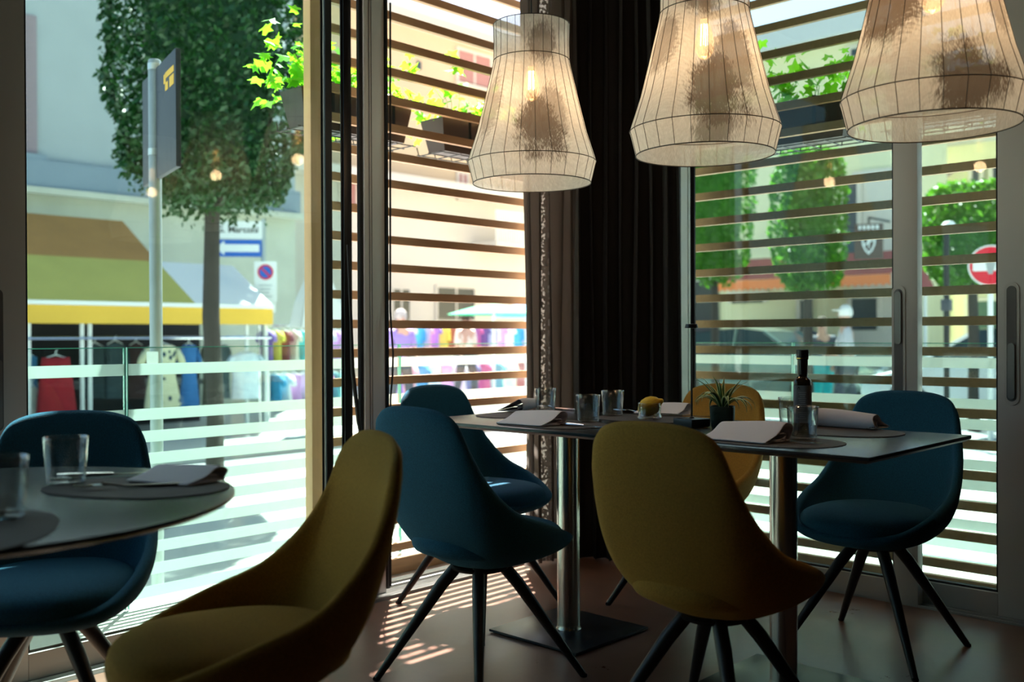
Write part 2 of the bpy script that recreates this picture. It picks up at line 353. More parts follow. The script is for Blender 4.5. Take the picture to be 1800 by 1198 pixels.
def planter(axis, plane, c, L, label, n=150, seed=1, up=.26, grey=False, spill=.05):
    R = random.Random(seed); rz = 0 if axis == 'Y' else -PI / 2
    loc = (c, plane, 1.93) if axis == 'Y' else (plane, c, 1.93)
    r = thing('hanging_planter', label, 'planter', loc, rz, 'ivy planters hanging on the slat screens')
    b = MB(); h = L / 2
    t0, t1 = .012, .155
    vs = [(-h + .03, .02, 0), (h - .03, .02, 0), (h - .03, .13, 0), (-h + .03, .13, 0), (-h, 0, t1), (h, 0, t1), (h, .16, t1), (-h, .16, t1),
          (-h + .006, .006, t1), (h - .006, .006, t1), (h - .006, .154, t1), (-h + .006, .154, t1), (-h + .01, .01, t1 - .03), (h - .01, .01, t1 - .03), (h - .01, .15, t1 - .03), (-h + .01, .15, t1 - .03)]
    b.add(vs, [(3, 2, 1, 0), (0, 1, 5, 4), (1, 2, 6, 5), (2, 3, 7, 6), (3, 0, 4, 7), (4, 5, 9, 8), (5, 6, 10, 9), (6, 7, 11, 10), (7, 4, 8, 11), (8, 9, 13, 12), (9, 10, 14, 13), (10, 11, 15, 14), (11, 8, 12, 15), (12, 13, 14, 15)])
    b.build('planter_box', 'planter_grey' if grey else 'planter_brown', r, smooth=False)
    for sx in (-h * .55, h * .55):
        s = MB(); s.box(sx - .008, sx + .008, -.034, -.0305, .03, .187).box(sx - .008, sx + .008, -.034, .006, .1872, .191); s.build('hook', 'wire_black', r, smooth=False)
    wv = MB()
    for y in (0.0, .08, .16): wv.tube([(-h - .02, y, -.012), (h + .02, y, -.012)], .003, 6)
    for i in range(7): x = -h + L * i / 6; wv.tube([(x, -.01, -.012), (x, .17, -.012), (x, .185, .03)], .003, 6)
    wv.build('wire_bracket', 'wire_black', r)
    f = MB()
    for i in range(n):
        x = R.uniform(-h - spill, h + .05); y = R.gauss(.08, .06); z = t1 + abs(R.gauss(0, up * .5)) + .01
        if R.random() < .10: z = t1 - R.random() * .12; y = .21
        ivy_leaf(f, (x, max(y, .03), z), R.uniform(.045, .085), R.uniform(0, 2 * PI), R.uniform(-1.2, 1.0), R.uniform(-.6, .6))
    for i in range(14):
        x = R.uniform(-h, h); f.tube([(x, .08, t1 - .03), (x + R.uniform(-.05, .05), .08, t1 + .1), (x + R.uniform(-.1, .1), .08 + R.uniform(-.05, .05), t1 + up * .8)], .0015, 4)
    f.build('ivy_foliage', 'ivy_leaf', r, smooth=False)
    return r
PY = SA + .055
xl, xr = at(530, 200, Y=PY).x, at(724, 200, Y=PY).x
planter('Y', PY, (xl + xr) / 2, xr - xl, 'brown hanging planter with ivy crossing behind the wooden post and the grey door post', 190, 1, .24, spill=.16)
x2 = at(778, 200, Y=PY).x
planter('Y', PY, x2 + .33, .66, 'brown hanging planter with ivy behind the leftmost pendant lamp', 150, 3, .20)
PX = SB + .055
planter('X', PX, 2.22, .62, 'dark hanging planter with ivy between the middle and right pendant lamps', 190, 4, .24)
planter('X', PX, 1.44, .60, 'grey hanging planter with ivy behind the right pendant lamp', 120, 5, .2, True)

# ================================================================== curtains
def curtain_mat(name, col, band=None):
    m = bpy.data.materials.new(name); m.use_nodes = True; n = m.node_tree.nodes; l = m.node_tree.links; n.clear()
    o = n.new('ShaderNodeOutputMaterial'); d = n.new('ShaderNodeBsdfPrincipled'); d.inputs['Base Color'].default_value = (*col, 1); d.inputs['Roughness'].default_value = .95
    t = n.new('ShaderNodeBsdfTranslucent'); t.inputs[0].default_value = (*[min(1, c * 2.0) for c in col], 1)
    mx = n.new('ShaderNodeMixShader'); mx.inputs[0].default_value = .25
    l.new(d.outputs[0], mx.inputs[1]); l.new(t.outputs[0], mx.inputs[2])
    tc = n.new('ShaderNodeTexCoord'); wv = n.new('ShaderNodeTexNoise'); wv.inputs['Scale'].default_value = 300
    bp = n.new('ShaderNodeBump'); bp.inputs['Strength'].default_value = .3; bp.inputs['Distance'].default_value = .002; l.new(tc.outputs['Object'], wv.inputs[0]); l.new(wv.outputs[0], bp.inputs['Height']); l.new(bp.outputs[0], d.inputs['Normal'])
    last = mx
    if band:
        uv = n.new('ShaderNodeSeparateXYZ'); l.new(tc.outputs['UV'], uv.inputs[0])
        g = n.new('ShaderNodeMath'); g.operation = 'GREATER_THAN'; g.inputs[1].default_value = band[0]; l.new(uv.outputs[0], g.inputs[0])
        s2 = n.new('ShaderNodeMath'); s2.operation = 'LESS_THAN'; s2.inputs[1].default_value = band[1]; l.new(uv.outputs[0], s2.inputs[0])
        mp = n.new('ShaderNodeMapping'); mp.inputs['Scale'].default_value = (60, 60, 55); l.new(tc.outputs['Object'], mp.inputs[0])
        nz = n.new('ShaderNodeTexNoise'); nz.inputs['Scale'].default_value = 1.4; nz.inputs['Detail'].default_value = 3; l.new(mp.outputs[0], nz.inputs[0])
        th = n.new('ShaderNodeMath'); th.operation = 'GREATER_THAN'; th.inputs[1].default_value = .54; l.new(nz.outputs[0], th.inputs[0])
        a = n.new('ShaderNodeMath'); a.operation = 'MULTIPLY'; l.new(g.outputs[0], a.inputs[0]); l.new(s2.outputs[0], a.inputs[1])
        a2 = n.new('ShaderNodeMath'); a2.operation = 'MULTIPLY'; l.new(a.outputs[0], a2.inputs[0]); l.new(th.outputs[0], a2.inputs[1])
        tr = n.new('ShaderNodeBsdfTransparent'); m2 = n.new('ShaderNodeMixShader'); l.new(a2.outputs[0], m2.inputs[0]); l.new(mx.outputs[0], m2.inputs[1]); l.new(tr.outputs[0], m2.inputs[2]); last = m2
    l.new(last.outputs[0], o.inputs[0]); MATS[name] = m; return m
def curtain(name, label, p0, p1, folds, amp, m, z0=.015, z1=2.96, seed=0, flare=0.0):
    R = random.Random(seed); p0 = Vector(p0); p1 = Vector(p1); d = (p1 - p0); L = d.length; d.normalize(); nn = Vector((d.y, -d.x))
    N = folds * 14; MZ = 26; ph = [R.uniform(-.5, .5) for _ in range(folds + 2)]; am = [R.uniform(.7, 1.25) for _ in range(folds + 2)]
    vs = []; uvs = []
    for j in range(MZ + 1):
        z = z0 + (z1 - z0) * j / MZ; k = 1 + flare * (1 - j / MZ) ** 2
        for i in range(N + 1):
            u = i / N; q = u * folds; a = int(min(q, folds - 1)); off = math.sin(2 * PI * q + .25 * math.sin(z * 1.3 + a)) * amp * (am[a] * (1 - (q - a)) + am[a + 1] * (q - a))
            off += .008 * math.sin(z * 2.2 + q * 3) ; lat = u * L * 1.0 + .012 * math.sin(4 * PI * q) + .006 * math.sin(z * 1.7 + q)
            p = p0 + d * (lat * k) + nn * off; vs.append((p.x, p.y, z)); uvs.append((u, z))
    fs = [(j * (N + 1) + i, j * (N + 1) + i + 1, (j + 1) * (N + 1) + i + 1, (j + 1) * (N + 1) + i) for j in range(MZ) for i in range(N)]
    me = bpy.data.meshes.new(name); me.from_pydata(vs, [], fs); me.materials.append(m)
    ul = me.uv_layers.new(name='UVMap')
    for lo in me.loops: ul.data[lo.index].uv = uvs[lo.vertex_index]
    for p in me.polygons: p.use_smooth = True
    o = bpy.data.objects.new(name, me); COL.objects.link(o); tag(o, label, 'curtain', 'floor length curtains in the corner')
    return o
cm1 = curtain_mat('curtain_open_weave', (.13, .112, .10), (.30, .44))
cm2 = curtain_mat('curtain_dark', (.016, .014, .013))
curtain('curtain', 'dark grey brown curtain with a loosely woven sunlit fold, left half of the corner drapery', (3.235, 2.985), (3.60, 2.98), 5, .030, cm1, seed=3, flare=-.03)
curtain('curtain', 'near black pleated curtain filling the corner, right half of the drapery', (3.56, 2.93), (3.69, 2.455), 7, .035, cm2, seed=5)

# ================================================================== chairs
def catmull(P, n):
    out = []; m = len(P)
    for i in range(m - 1):
        p0, p1, p2, p3 = [Vector(P[max(0, min(m - 1, i + k))]) for k in (-1, 0, 1, 2)]
        for j in range(n):
            t = j / n; out.append(.5 * ((2 * p1) + (-p0 + p2) * t + (2 * p0 - 5 * p1 + 4 * p2 - p3) * t * t + (-p0 + 3 * p1 - 3 * p2 + p3) * t ** 3))
    out.append(Vector(P[-1])); return out
RIM = [(.262, 0, .412), (.258, .10, .415), (.225, .185, .432), (.13, .232, .468), (.03, .248, .505), (-.07, .246, .540), (-.140, .236, .592), (-.195, .222, .655), (-.232, .206, .722), (-.257, .190, .778), (-.275, .163, .818), (-.286, .115, .839), (-.291, .06, .847), (-.292, 0, .849)]
def shell_mesh():
    half = catmull(RIM, 3); full = half + [Vector((p.x, -p.y, p.z)) for p in half[-2:0:-1]]
    n = len(full); M = 12; vs = []
    for j in range(M + 1):
        t = j / M
        for R in full:
            d = Vector((R.x, R.y)); L = max(d.length, 1e-6); d = d / L; hgt = R.z - .35
            back = max(0, -R.x) / .292
            B0 = Vector((d.x * .05, d.y * .05, .352)); Lo = min(L, .25)
            C1 = Vector((d.x * Lo * .66, d.y * Lo * .66, .352))
            C2 = Vector((R.x * (1.0 - .18 * back * min(1, hgt / .5)) + (.0), R.y * 1.02, .352 + hgt * (.34 - .10 * back)))
            p = B0 * (1 - t) ** 3 + C1 * 3 * t * (1 - t) ** 2 + C2 * 3 * t * t * (1 - t) + R * t ** 3
            vs.append(p)
    c = len(vs); vs.append(Vector((0, 0, .351)))
    fs = [(j * n + i, j * n + (i + 1) % n, (j + 1) * n + (i + 1) % n, (j + 1) * n + i) for j in range(M) for i in range(n)] + [(i, (i + 1) % n, c)[::-1] for i in range(n)]
    return MB().add(vs, fs)
def make_chair(label, fab):
    r = thing('dining_chair', label, 'chair')
    s = shell_mesh().build('shell', fab, r, auto=False); 
    mods(s, .030, 1, off=-1)
    # seat cushion
    cu = MB(); n = 40; rings = [(.10, .4795, 1), (.45, .478, 1), (.72, .474, 1), (.88, .466, 1), (.965, .452, 1), (1.0, .432, 1), (.985, .412, 1), (.93, .400, 1), (.80, .396, 1)]
    vs = []
    for k, z, _ in rings:
        for i in range(n):
            a = 2 * PI * i / n; e = 2.6; q = (abs(math.cos(a)) ** e + abs(math.sin(a)) ** e) ** (-1 / e)
            x = q * math.cos(a) * .232 * k + .030; y = q * math.sin(a) * (.212 if x > 0 else .212 + x * .12) * k
            vs.append((x, y, z + .012 * max(0, (x - .05)) * (1 if z > .44 else 0) - (.03 * max(0, x - .16) if z > .44 else 0)))
    fs = [(j * n + i, j * n + (i + 1) % n, (j + 1) * n + (i + 1) % n, (j + 1) * n + i) for j in range(len(rings) - 1) for i in range(n)]
    fs += [tuple(range(n - 1, -1, -1)), tuple((len(rings) - 1) * n + i for i in range(n))]
    mods(cu.add(vs, fs).build('seat_cushion', fab, r, auto=False), sub=1)
    MB().ring([(.085, .338), (.09, .346), (.085, .351)], 24, cap0=True, cap1=True).build('mounting_plate', 'leg_dark', r)
    for sx in (1, -1):
        for sy in (1, -1):
            MB().tube([(sx * .050, sy * .045, .349), (sx * .085, sy * .080, .29), (sx * .225, sy * .220, .006)], [.019, .0195, .0105], 14).ring([(.0095, 0), (.0112, .002), (.0112, .007)], 12, sx * .2265, sy * .2215, cap0=True).build('leg', 'leg_dark', r)
    return r
B0 = make_chair('blue upholstered chair at the near left side of the rectangular table, seen from behind', 'fabric_blue')
Y0 = make_chair('mustard yellow upholstered chair nearest to the camera at the round table, facing it', 'fabric_mustard')
def put(o, x, y, deg, label=None, group=None, sc=1):
    o.location = (x, y, 0); o.rotation_euler.z = math.radians(deg)
    if label: o['label'] = label
    o['group'] = group or 'upholstered shell chairs around the tables'
    return o
put(B0, 2.115, 2.135, 0)
put(copy_tree(B0), 2.715, 2.745, -90, 'blue upholstered chair at the table end by the open doorway, sunlit stripes on its seat')
put(copy_tree(B0), 3.215, 1.375, 180, 'blue upholstered chair on the window side of the rectangular table under its right end')
put(copy_tree(B0), .98, 2.50, -125, 'blue upholstered chair behind the round table against the left window')
put(Y0, 1.056, 1.722, 160)
put(copy_tree(Y0), 2.145, 1.33, 0, 'mustard yellow upholstered chair at the near side of the rectangular table, seen from behind')
put(copy_tree(Y0), 3.255, 2.13, 180, 'mustard yellow upholstered chair on the far side of the table behind the potted plant')

# ================================================================== tables
def pedestal(r, hgt):
    mb = MB().ring([(.045, .0125), (.041, .02), (.040, .03), (.040, hgt)], 40); mb.build('column', 'steel', r)
    MB().bbox(-.20, .20, -.20, .20, .003, .0125, .003).build('base_plate', 'plate_steel', r)
    for a in (-1, 1):
        for b_ in (-1, 1): MB().ring([(.012, 0), (.012, .003)], 12, a * .17, b_ * .17, cap0=True, cap1=True).build('glide', 'rubber', r)
    MB().box(-.15, .15, -.02, .02, hgt - .012, hgt).box(-.02, .02, -.15, .15, hgt - .011, hgt - .0005).build('top_bracket', 'plate_steel', r, smooth=False)
def rect_table(x, y, label):
    r = thing('dining_table', label, 'table', (x, y, 0), 0, 'two rectangular tables pushed together')
    a, b_ = .355, .4145
    MB().bbox(-a, a, -b_, b_, .7405, .75, .0012).build('tabletop', 'table_slate', r)
    v = [(-a, -b_, .7402), (a, -b_, .7402), (a, b_, .7402), (-a, b_, .7402), (-a + .012, -b_ + .012, .732), (a - .012, -b_ + .012, .732), (a - .012, b_ - .012, .732), (-a + .012, b_ - .012, .732)]
    MB().add(v, [(0, 1, 2, 3), (7, 6, 5, 4), (0, 4, 5, 1), (1, 5, 6, 2), (2, 6, 7, 3), (3, 7, 4, 0)]).build('bevelled_edge', 'table_edge', r, smooth=False)
    pedestal(r, .732); return r
rect_table(2.666, 1.415, 'dark slate rectangular table, right half of the long table, with bottle and plant')
rect_table(2.666, 2.246, 'dark slate rectangular table, left half of the long table, nearest the open doorway')
rd = thing('round_table', 'round dark slate table in the lower left corner with glasses and a napkin', 'table', (.60, 1.955, 0))
MB().ring([(.0, .75), (.485, .75), (.4885, .7485), (.4885, .742), (.476, .734), (.0, .734)], 96).build('tabletop', 'table_slate', rd)
pedestal(rd, .734)

# ================================================================== pendant lamps
def shade_mat(name, patches):
    m = bpy.data.materials.new(name); m.use_nodes = True; n = m.node_tree.nodes; l = m.node_tree.links; n.clear()
    o = n.new('ShaderNodeOutputMaterial'); tc = n.new('ShaderNodeTexCoord')
    def M(op, a, b_=None, c=None):
        q = n.new('ShaderNodeMath'); q.operation = op
        for i, x in enumerate((a, b_, c)):
            if x is None: continue
            if isinstance(x, (int, float)): q.inputs[i].default_value = x
            else: l.new(x, q.inputs[i])
        return q.outputs[0]
    # brushed plaster noise in crossing directions
    def brush(rot, sc):
        mp = n.new('ShaderNodeMapping'); mp.inputs['Rotation'].default_value = rot; mp.inputs['Scale'].default_value = sc; l.new(tc.outputs['Object'], mp.inputs[0])
        z = n.new('ShaderNodeTexNoise'); z.inputs['Scale'].default_value = 1; z.inputs['Detail'].default_value = 3; l.new(mp.outputs[0], z.inputs[0]); return z.outputs[0]
    b1 = brush((.6, .7, 0), (40, 420, 60)); b2 = brush((-.6, -.7, .3), (420, 40, 60))
    fine = M('MULTIPLY', b1, b2)
    big = n.new('ShaderNodeTexNoise'); big.inputs['Scale'].default_value = 9; big.inputs['Detail'].default_value = 6; l.new(tc.outputs['Object'], big.inputs[0])
    acc = None
    for (c, rad, st) in patches:
        mp = n.new('ShaderNodeMapping'); mp.vector_type = 'POINT'; mp.inputs['Location'].default_value = (-c[0], -c[1], -c[2]); l.new(tc.outputs['Object'], mp.inputs[0])
        mp2 = n.new('ShaderNodeMapping'); mp2.inputs['Scale'].default_value = (1 / rad[0], 1 / rad[0], 1 / rad[1]); l.new(mp.outputs[0], mp2.inputs[0])
        ln = n.new('ShaderNodeVectorMath'); ln.operation = 'LENGTH'; l.new(mp2.outputs[0], ln.inputs[0])
        d = M('ADD', ln.outputs['Value'], M('MULTIPLY', M('SUBTRACT', big.outputs[0], .5), 1.5)); d = M('ADD', d, M('MULTIPLY', M('SUBTRACT', fine, .25), 1.6))
        k = n.new('ShaderNodeMapRange'); k.inputs[1].default_value = 1.15; k.inputs[2].default_value = .75; k.inputs[3].default_value = 0; k.inputs[4].default_value = st; l.new(d, k.inputs[0])
        acc = k.outputs[0] if acc is None else M('MAXIMUM', acc, k.outputs[0])
    col = n.new('ShaderNodeMix'); col.data_type = 'RGBA'; col.inputs[6].default_value = (.86, .84, .80, 1); col.inputs[7].default_value = (.15, .12, .095, 1); l.new(acc, col.inputs[0])
    df = n.new('ShaderNodeBsdfDiffuse'); l.new(col.outputs[2], df.inputs[0]); tl = n.new('ShaderNodeBsdfTranslucent'); l.new(col.outputs[2], tl.inputs[0])
    a = n.new('ShaderNodeMixShader'); a.inputs[0].default_value = .55; l.new(df.outputs[0], a.inputs[1]); l.new(tl.outputs[0], a.inputs[2])
    tr = n.new('ShaderNodeBsdfTransparent'); mx = n.new('ShaderNodeMixShader')
    op = M('ADD', .54, M('MULTIPLY', fine, .6)); op = M('MINIMUM', M('ADD', op, M('MULTIPLY', acc, .22)), .97)
    l.new(op, mx.inputs[0]); l.new(tr.outputs[0], mx.inputs[1]); l.new(a.outputs[0], mx.inputs[2]); l.new(mx.outputs[0], o.inputs[0]); MATS[name] = m; return m
PROF = [(.1375, .541), (.1360, .48), (.1370, .411), (.142, .385), (.154, .335), (.174, .25), (.199, .15), (.229, .058), (.232, .046), (.228, .032), (.213, -.030)]
mat('shade_wire', (.05, .045, .04), .6)
mat('bulb_glass', (1, .75, .45), .05, trans=1, emit=(1, .55, .2), es=.25)
mat('filament', (1, .5, .2), .5, emit=(1, .55, .18), es=40)
mat('socket', (.5, .48, .42), .35, metal=.6)
def patch(az, z, r, st=1.0):      # az measured from the direction towards the viewer, positive to the viewer's right
    return (az, z, r, st)
def make_lamp(x, y, z, label, pats, seed):
    r = thing('pendant_lamp', label, 'lamp', (x, y, z), 0, 'row of pendant lamps above the long table')
    # direction from lamp to viewer
    th = math.atan2(-y, -x); pl = []
    for az, pz, rad, st in pats:
        rr = np.interp(pz, [p[1] for p in PROF][::-1], [p[0] for p in PROF][::-1]); a = th + math.radians(az)
        pl.append(((rr * math.cos(a), rr * math.sin(a), pz), rad, st))
    MB().ring(PROF, 72, a0=0).build('lamp_shade', shade_mat('shade_cloth_%d' % seed, pl), r)
    wf = MB(); nr = 26
    for i in range(nr):
        a = 2 * PI * (i + .3 * seed) / nr; wf.tube([((q + .0008) * math.cos(a), (q + .0008) * math.sin(a), zz) for q, zz in PROF], .0009, 5)
    for q, zz, th_ in ((.1375, .541, .0015), (.1372, .411, .0015), (.232, .046, .0015), (.213, -.030, .0018)):
        wf.tube([((q + .0008) * math.cos(2 * PI * i / 72), (q + .0008) * math.sin(2 * PI * i / 72), zz) for i in range(73)], th_, 6, False)
    for k in range(3):
        a = 2 * PI * k / 3 + .5; wf.tube([(0, 0, .40), (.137 * math.cos(a), .137 * math.sin(a), .411)], .0015, 5)
    wf.build('wire_frame', 'shade_wire', r)
    MB().ring([(.012, .47), (.019, .465), (.019, .395), (.016, .39)], 24, cap0=True, cap1=True).build('socket', 'socket', r)
    bl = MB().ring([(.012, .395), (.014, .38), (.024, .35), (.0295, .32), (.028, .295), (.018, .275), (.002, .267)], 24).build('bulb', 'bulb_glass', r)
    fm = MB()
    for k in range(4):
        a = PI / 2 * k + .3; fm.tube([(.006 * math.cos(a), .006 * math.sin(a), .375), (.008 * math.cos(a), .008 * math.sin(a), .31)], .0011, 6)
    fm.build('filament', 'filament', bl)
    MB().tube([(0, 0, .47), (0, 0, 3.0 - z)], .0025, 8).ring([(.05, 3.0 - z - .03), (.05, 3.0 - z - .001)], 24, cap0=True, cap1=True).build('cable', 'wire_black', r)
    ld = bpy.data.lights.new('bulb_light', 'POINT'); ld.energy = 1.0; ld.color = (1, .62, .32); ld.shadow_soft_size = .028
    lo = bpy.data.objects.new('bulb_light', ld); COL.objects.link(lo); lo.parent = r; lo.location = (0, 0, .24)
    return r
LX = 2.65
make_lamp(LX, 2.399, 1.628, 'mesh bell-shaped pendant lamp, leftmost of the three, in front of the open doorway', [patch(8, .135, (.09, .12)), patch(24, .19, (.06, .10), .7), patch(16, .44, (.06, .07), .75), patch(-55, .22, (.06, .12), .6)], 1)
make_lamp(LX, 1.671, 1.638, 'mesh bell-shaped pendant lamp, middle of the three, in front of the dark curtain', [patch(10, .125, (.095, .13)), patch(-2, .43, (.07, .08), .8), patch(30, .22, (.07, .12), .8), patch(8, .02, (.07, .08), .8), patch(-48, .3, (.06, .1), .7)], 2)
make_lamp(LX, .974, 1.622, 'mesh bell-shaped pendant lamp, rightmost of the three, cut by the top edge', [patch(-38, .30, (.11, .16)), patch(-8, .38, (.08, .09)), patch(22, .05, (.095, .11)), patch(60, .25, (.05, .1), .6)], 3)

# ================================================================== tableware
ZT = .75
def mat_shape(cx, cy, rx, ry, rz, label):
    n = 56; pl = []
    for i in range(n):
        a = 2 * PI * i / n; e = 2.35; q = (abs(math.cos(a)) ** e + abs(math.sin(a)) ** e) ** (-1 / e); q *= 1 + .05 * math.cos(a + .6)
        pl.append((q * rx * math.cos(a), q * ry * math.sin(a)))
    o = MB().prism(pl, 0, .0022).build('placemat', 'placemat', None, smooth=False, loc=(cx, cy, ZT + .0003), rz=rz)
    return tag(o, label, 'placemat', 'taupe placemats')
mat_shape(2.478, 1.36, .148, .20, 0, 'taupe oval placemat in front of the near yellow chair')
mat_shape(2.478, 2.17, .148, .20, 0, 'taupe oval placemat in front of the near blue chair')
mat_shape(2.855, 1.35, .145, .20, 0, 'taupe oval placemat in front of the right blue chair')
mat_shape(2.855, 2.05, .145, .195, 0, 'taupe oval placemat before the far yellow chair, under the lemon bowl')
mat_shape(2.69, 2.525, .17, .12, 0, 'taupe oval placemat at the table end by the open doorway')
c = at(232, 858, z=ZT); mat_shape(c.x, c.y, .125, .185, math.radians(28), 'taupe oval placemat under the round table napkin')
c = at(10, 925, z=ZT); mat_shape(c.x - .06, c.y, .125, .185, math.radians(-30), 'taupe oval placemat at the near edge of the round table')

def napkin(p, deg, L, W, h, label, z=ZT + .0028, open_=.02):
    "folded cloth: flat layers that roll over into a puffed fold along the far side"
    prof = []
    for t_ in np.linspace(0, 1, 7): prof.append((-W / 2 + W * .82 * t_, .0012))
    for k in range(1, 9):
        a = -PI / 2 + PI * k / 9; prof.append((W / 2 - W * .18 + math.cos(a) * W * .16, h / 2 + math.sin(a) * h / 2))
    for t_ in np.linspace(0, 1, 9)[0:]: prof.append((W * .30 - W * .80 * t_, .0035 + (h - .003) * (1 - t_) ** 1.15))
    vs = []; ny = 12
    for j in range(ny + 1):
        v = j / ny
        for i, (x, zz) in enumerate(prof):
            sw = 1 + .12 * math.sin(v * 3 + 1); vs.append((x + .006 * (v - .5), (v - .5) * L + .004 * math.sin(i * .9), zz * (sw if zz > .004 else 1) + (.0012 if i < 7 else 0)))
    k = len(prof); fs = [(j * k + i, j * k + i + 1, (j + 1) * k + i + 1, (j + 1) * k + i) for j in range(ny) for i in range(k - 1)]
    o = MB().add(vs, fs).build('napkin', 'napkin', None, auto=False, loc=(p[0], p[1], z), rz=math.radians(deg))
    mods(o, .0022, 1, off=0)
    # a second layer tucked inside the fold
    i2 = MB(); vs = []
    for j in range(ny + 1):
        v = j / ny
        for x, zz in ((-W * .40, .0042), (-W * .1, .005), (W * .15, .006), (W * .30, .009 + h * .1), (W * .24, h * .55), (W * .05, h * .45)): vs.append((x, (v - .5) * L * .97, zz))
    fs = [(j * 6 + i, j * 6 + i + 1, (j + 1) * 6 + i + 1, (j + 1) * 6 + i) for j in range(ny) for i in range(5)]
    mods(i2.add(vs, fs).build('inner_fold', 'napkin', o, auto=False), .0018, 1, off=0)
    return tag(o, label, 'napkin', 'folded cloth napkins at the place settings')
def anchor(x, y, z=ZT): q = at(x, y, z=z); return (q.x, q.y)
a = anchor(1312, 768, ZT + .01); napkin((a[0], a[1]), 0, .21, .15, .046, 'pale folded napkin before the near yellow chair, in front of the potted plant')
a = anchor(935, 741, ZT + .01); napkin((a[0], a[1]), 4, .20, .14, .040, 'pale folded napkin before the near blue chair, in front of the leftmost tumbler')
a = anchor(1496, 745, ZT + .012); napkin((a[0], a[1]), 180, .20, .12, .052, 'pale rolled napkin to the right of the oil bottle')
a = anchor(910, 716, ZT + .012); napkin((a[0], a[1]), -62, .21, .11, .044, 'pale rolled napkin at the table end by the open doorway')
a = anchor(1165, 723, ZT + .012); napkin((a[0], a[1]), 4, .19, .11, .038, 'pale rolled napkin behind the lemon bowl')
a = anchor(312, 838, ZT + .01); napkin((a[0], a[1]), 20, .17, .115, .026, 'pale folded napkin on the round table')

def tumbler(p, r, h, label, grp, z=ZT):
    t_ = .0016
    mb = MB().ring([(.0005, .0005), (r * .80, .0), (r * .86, .004), (r * .985, h - .004), (r, h), (r - t_, h), (r - t_ - .001, h * .6), (r * .84 - t_, .016), (r * .7, .0105), (.0005, .0095)], 48)
    o = mb.build('tumbler', 'tumbler_glass', None, auto=False, loc=(p[0], p[1], z)); return tag(o, label, 'glass', grp)
tum = 'clear tumblers on the tables'
for (x, y, rr, hh, lab) in ((959, 725, .042, .092, 'clear tumbler beside the rolled napkin at the table end'), (1034, 742, .042, .092, 'clear tumbler on the left table half, nearer of the pair'), (1077, 731, .042, .092, 'clear tumbler just left of the lemon bowl'),
                            (1392, 751, .043, .094, 'clear tumbler just behind and left of the oil bottle'), (1411, 774, .0435, .094, 'clear tumbler directly in front of the oil bottle')):
    a = anchor(x, y - (0)); tumbler(a, rr, hh, lab, tum, ZT + .0027)
a = anchor(116, 851); tumbler(a, .043, .094, 'clear tumbler standing on the round table placemat', tum, ZT + .0027)
a = anchor(2, 912); tumbler(a, .042, .10, 'clear tumbler cut by the left picture edge on the round table', tum, ZT + .0027)

# lemon bowl (glass) and lemon
a = anchor(1142, 738); bz = ZT + .0027
tag(MB().ring([(.0005, .0), (.034, .0), (.042, .004), (.044, .009), (.041, .013), (.0385, .017), (.0400, .055), (.0405, .058), (.0388, .058), (.0375, .020), (.034, .0125), (.0005, .0115)], 48).build('glass_bowl', 'tumbler_glass', None, auto=False, loc=(a[0], a[1], bz)), 'small clear glass bowl holding the lemon', 'bowl')
lm = mat('lemon_skin', (.80, .50, .02), .45, bump=.4, bscale=260, var=.12, vscale=12)
pr_ = [(.0005, -.045), (.006, -.044), (.010, -.040), (.020, -.034), (.0305, -.018), (.0335, 0), (.0305, .018), (.020, .034), (.012, .040), (.0085, .047), (.006, .051), (.0005, .053)]
o = MB().ring(pr_, 32).build('lemon', lm, None, auto=False, loc=(a[0], a[1], bz + .0125 + .0335)); o.rotation_euler = (0, PI / 2 * .72, math.radians(-62)); tag(o, 'whole yellow lemon sitting in the glass bowl', 'lemon')

# cordless table lamp: square base, thin stem, small flat head
a = anchor(1216, 750); tl = thing('table_lamp', 'slim black cordless table lamp with a thin stem and small flat head', 'lamp', (a[0], a[1], ZT + .0008), math.radians(-12))
MB().bbox(-.043, .043, -.043, .043, 0, .028, .006).build('base', 'black_plastic', tl)
MB().tube([(0, 0, .028), (0, 0, .318)], .0032, 12).ring([(.009, .028), (.008, .031), (.004, .034)], 16, cap1=True).build('pole', 'black_plastic', tl)
MB().ring([(.0005, .318), (.021, .318), (.0215, .320), (.0185, .331), (.0005, .332)], 32).build('lamp_head', 'black_plastic', tl)

# spider plant
a = anchor(1270, 752); pt = thing('potted_plant', 'small potted spider plant with striped leaves in a dark ribbed pot', 'plant', (a[0], a[1], ZT + .0008), math.radians(25))
mat('pot_green', (.02, .035, .022), .55, bump=.6, bscale=90)
MB().ring([(.0005, 0), (.031, 0), (.034, .004), (.037, .03), (.038, .068), (.0365, .07), (.034, .069), (.033, .058), (.0005, .058)], 40, sq=5).build('pot', 'pot_green', pt)
MB().ring([(.0005, .060), (.028, .060), (.031, .058)], 20).build('soil', mat('soil', (.03, .02, .012), .95, bump=.8, bscale=150), pt)
sm = mat('spider_leaf', (.05, .16, .03), .4); n_ = sm.node_tree.nodes; l_ = sm.node_tree.links
tcx = n_.new('ShaderNodeTexCoord'); sx = n_.new('ShaderNodeSeparateXYZ'); l_.new(tcx.outputs['UV'], sx.inputs[0]); cr = n_.new('ShaderNodeValToRGB')
e = cr.color_ramp.elements; e[0].position = 0; e[0].color = (.62, .68, .32, 1); e[1].position = 1; e[1].color = (.62, .68, .32, 1)
for p_, c_ in ((.20, (.55, .62, .28, 1)), (.30, (.03, .10, .02, 1)), (.70, (.03, .10, .02, 1)), (.80, (.55, .62, .28, 1))):
    q = e.new(p_); q.color = c_
l_.new(sx.outputs[0], cr.inputs[0]); l_.new(cr.outputs[0], n_['Principled BSDF'].inputs['Base Color'])
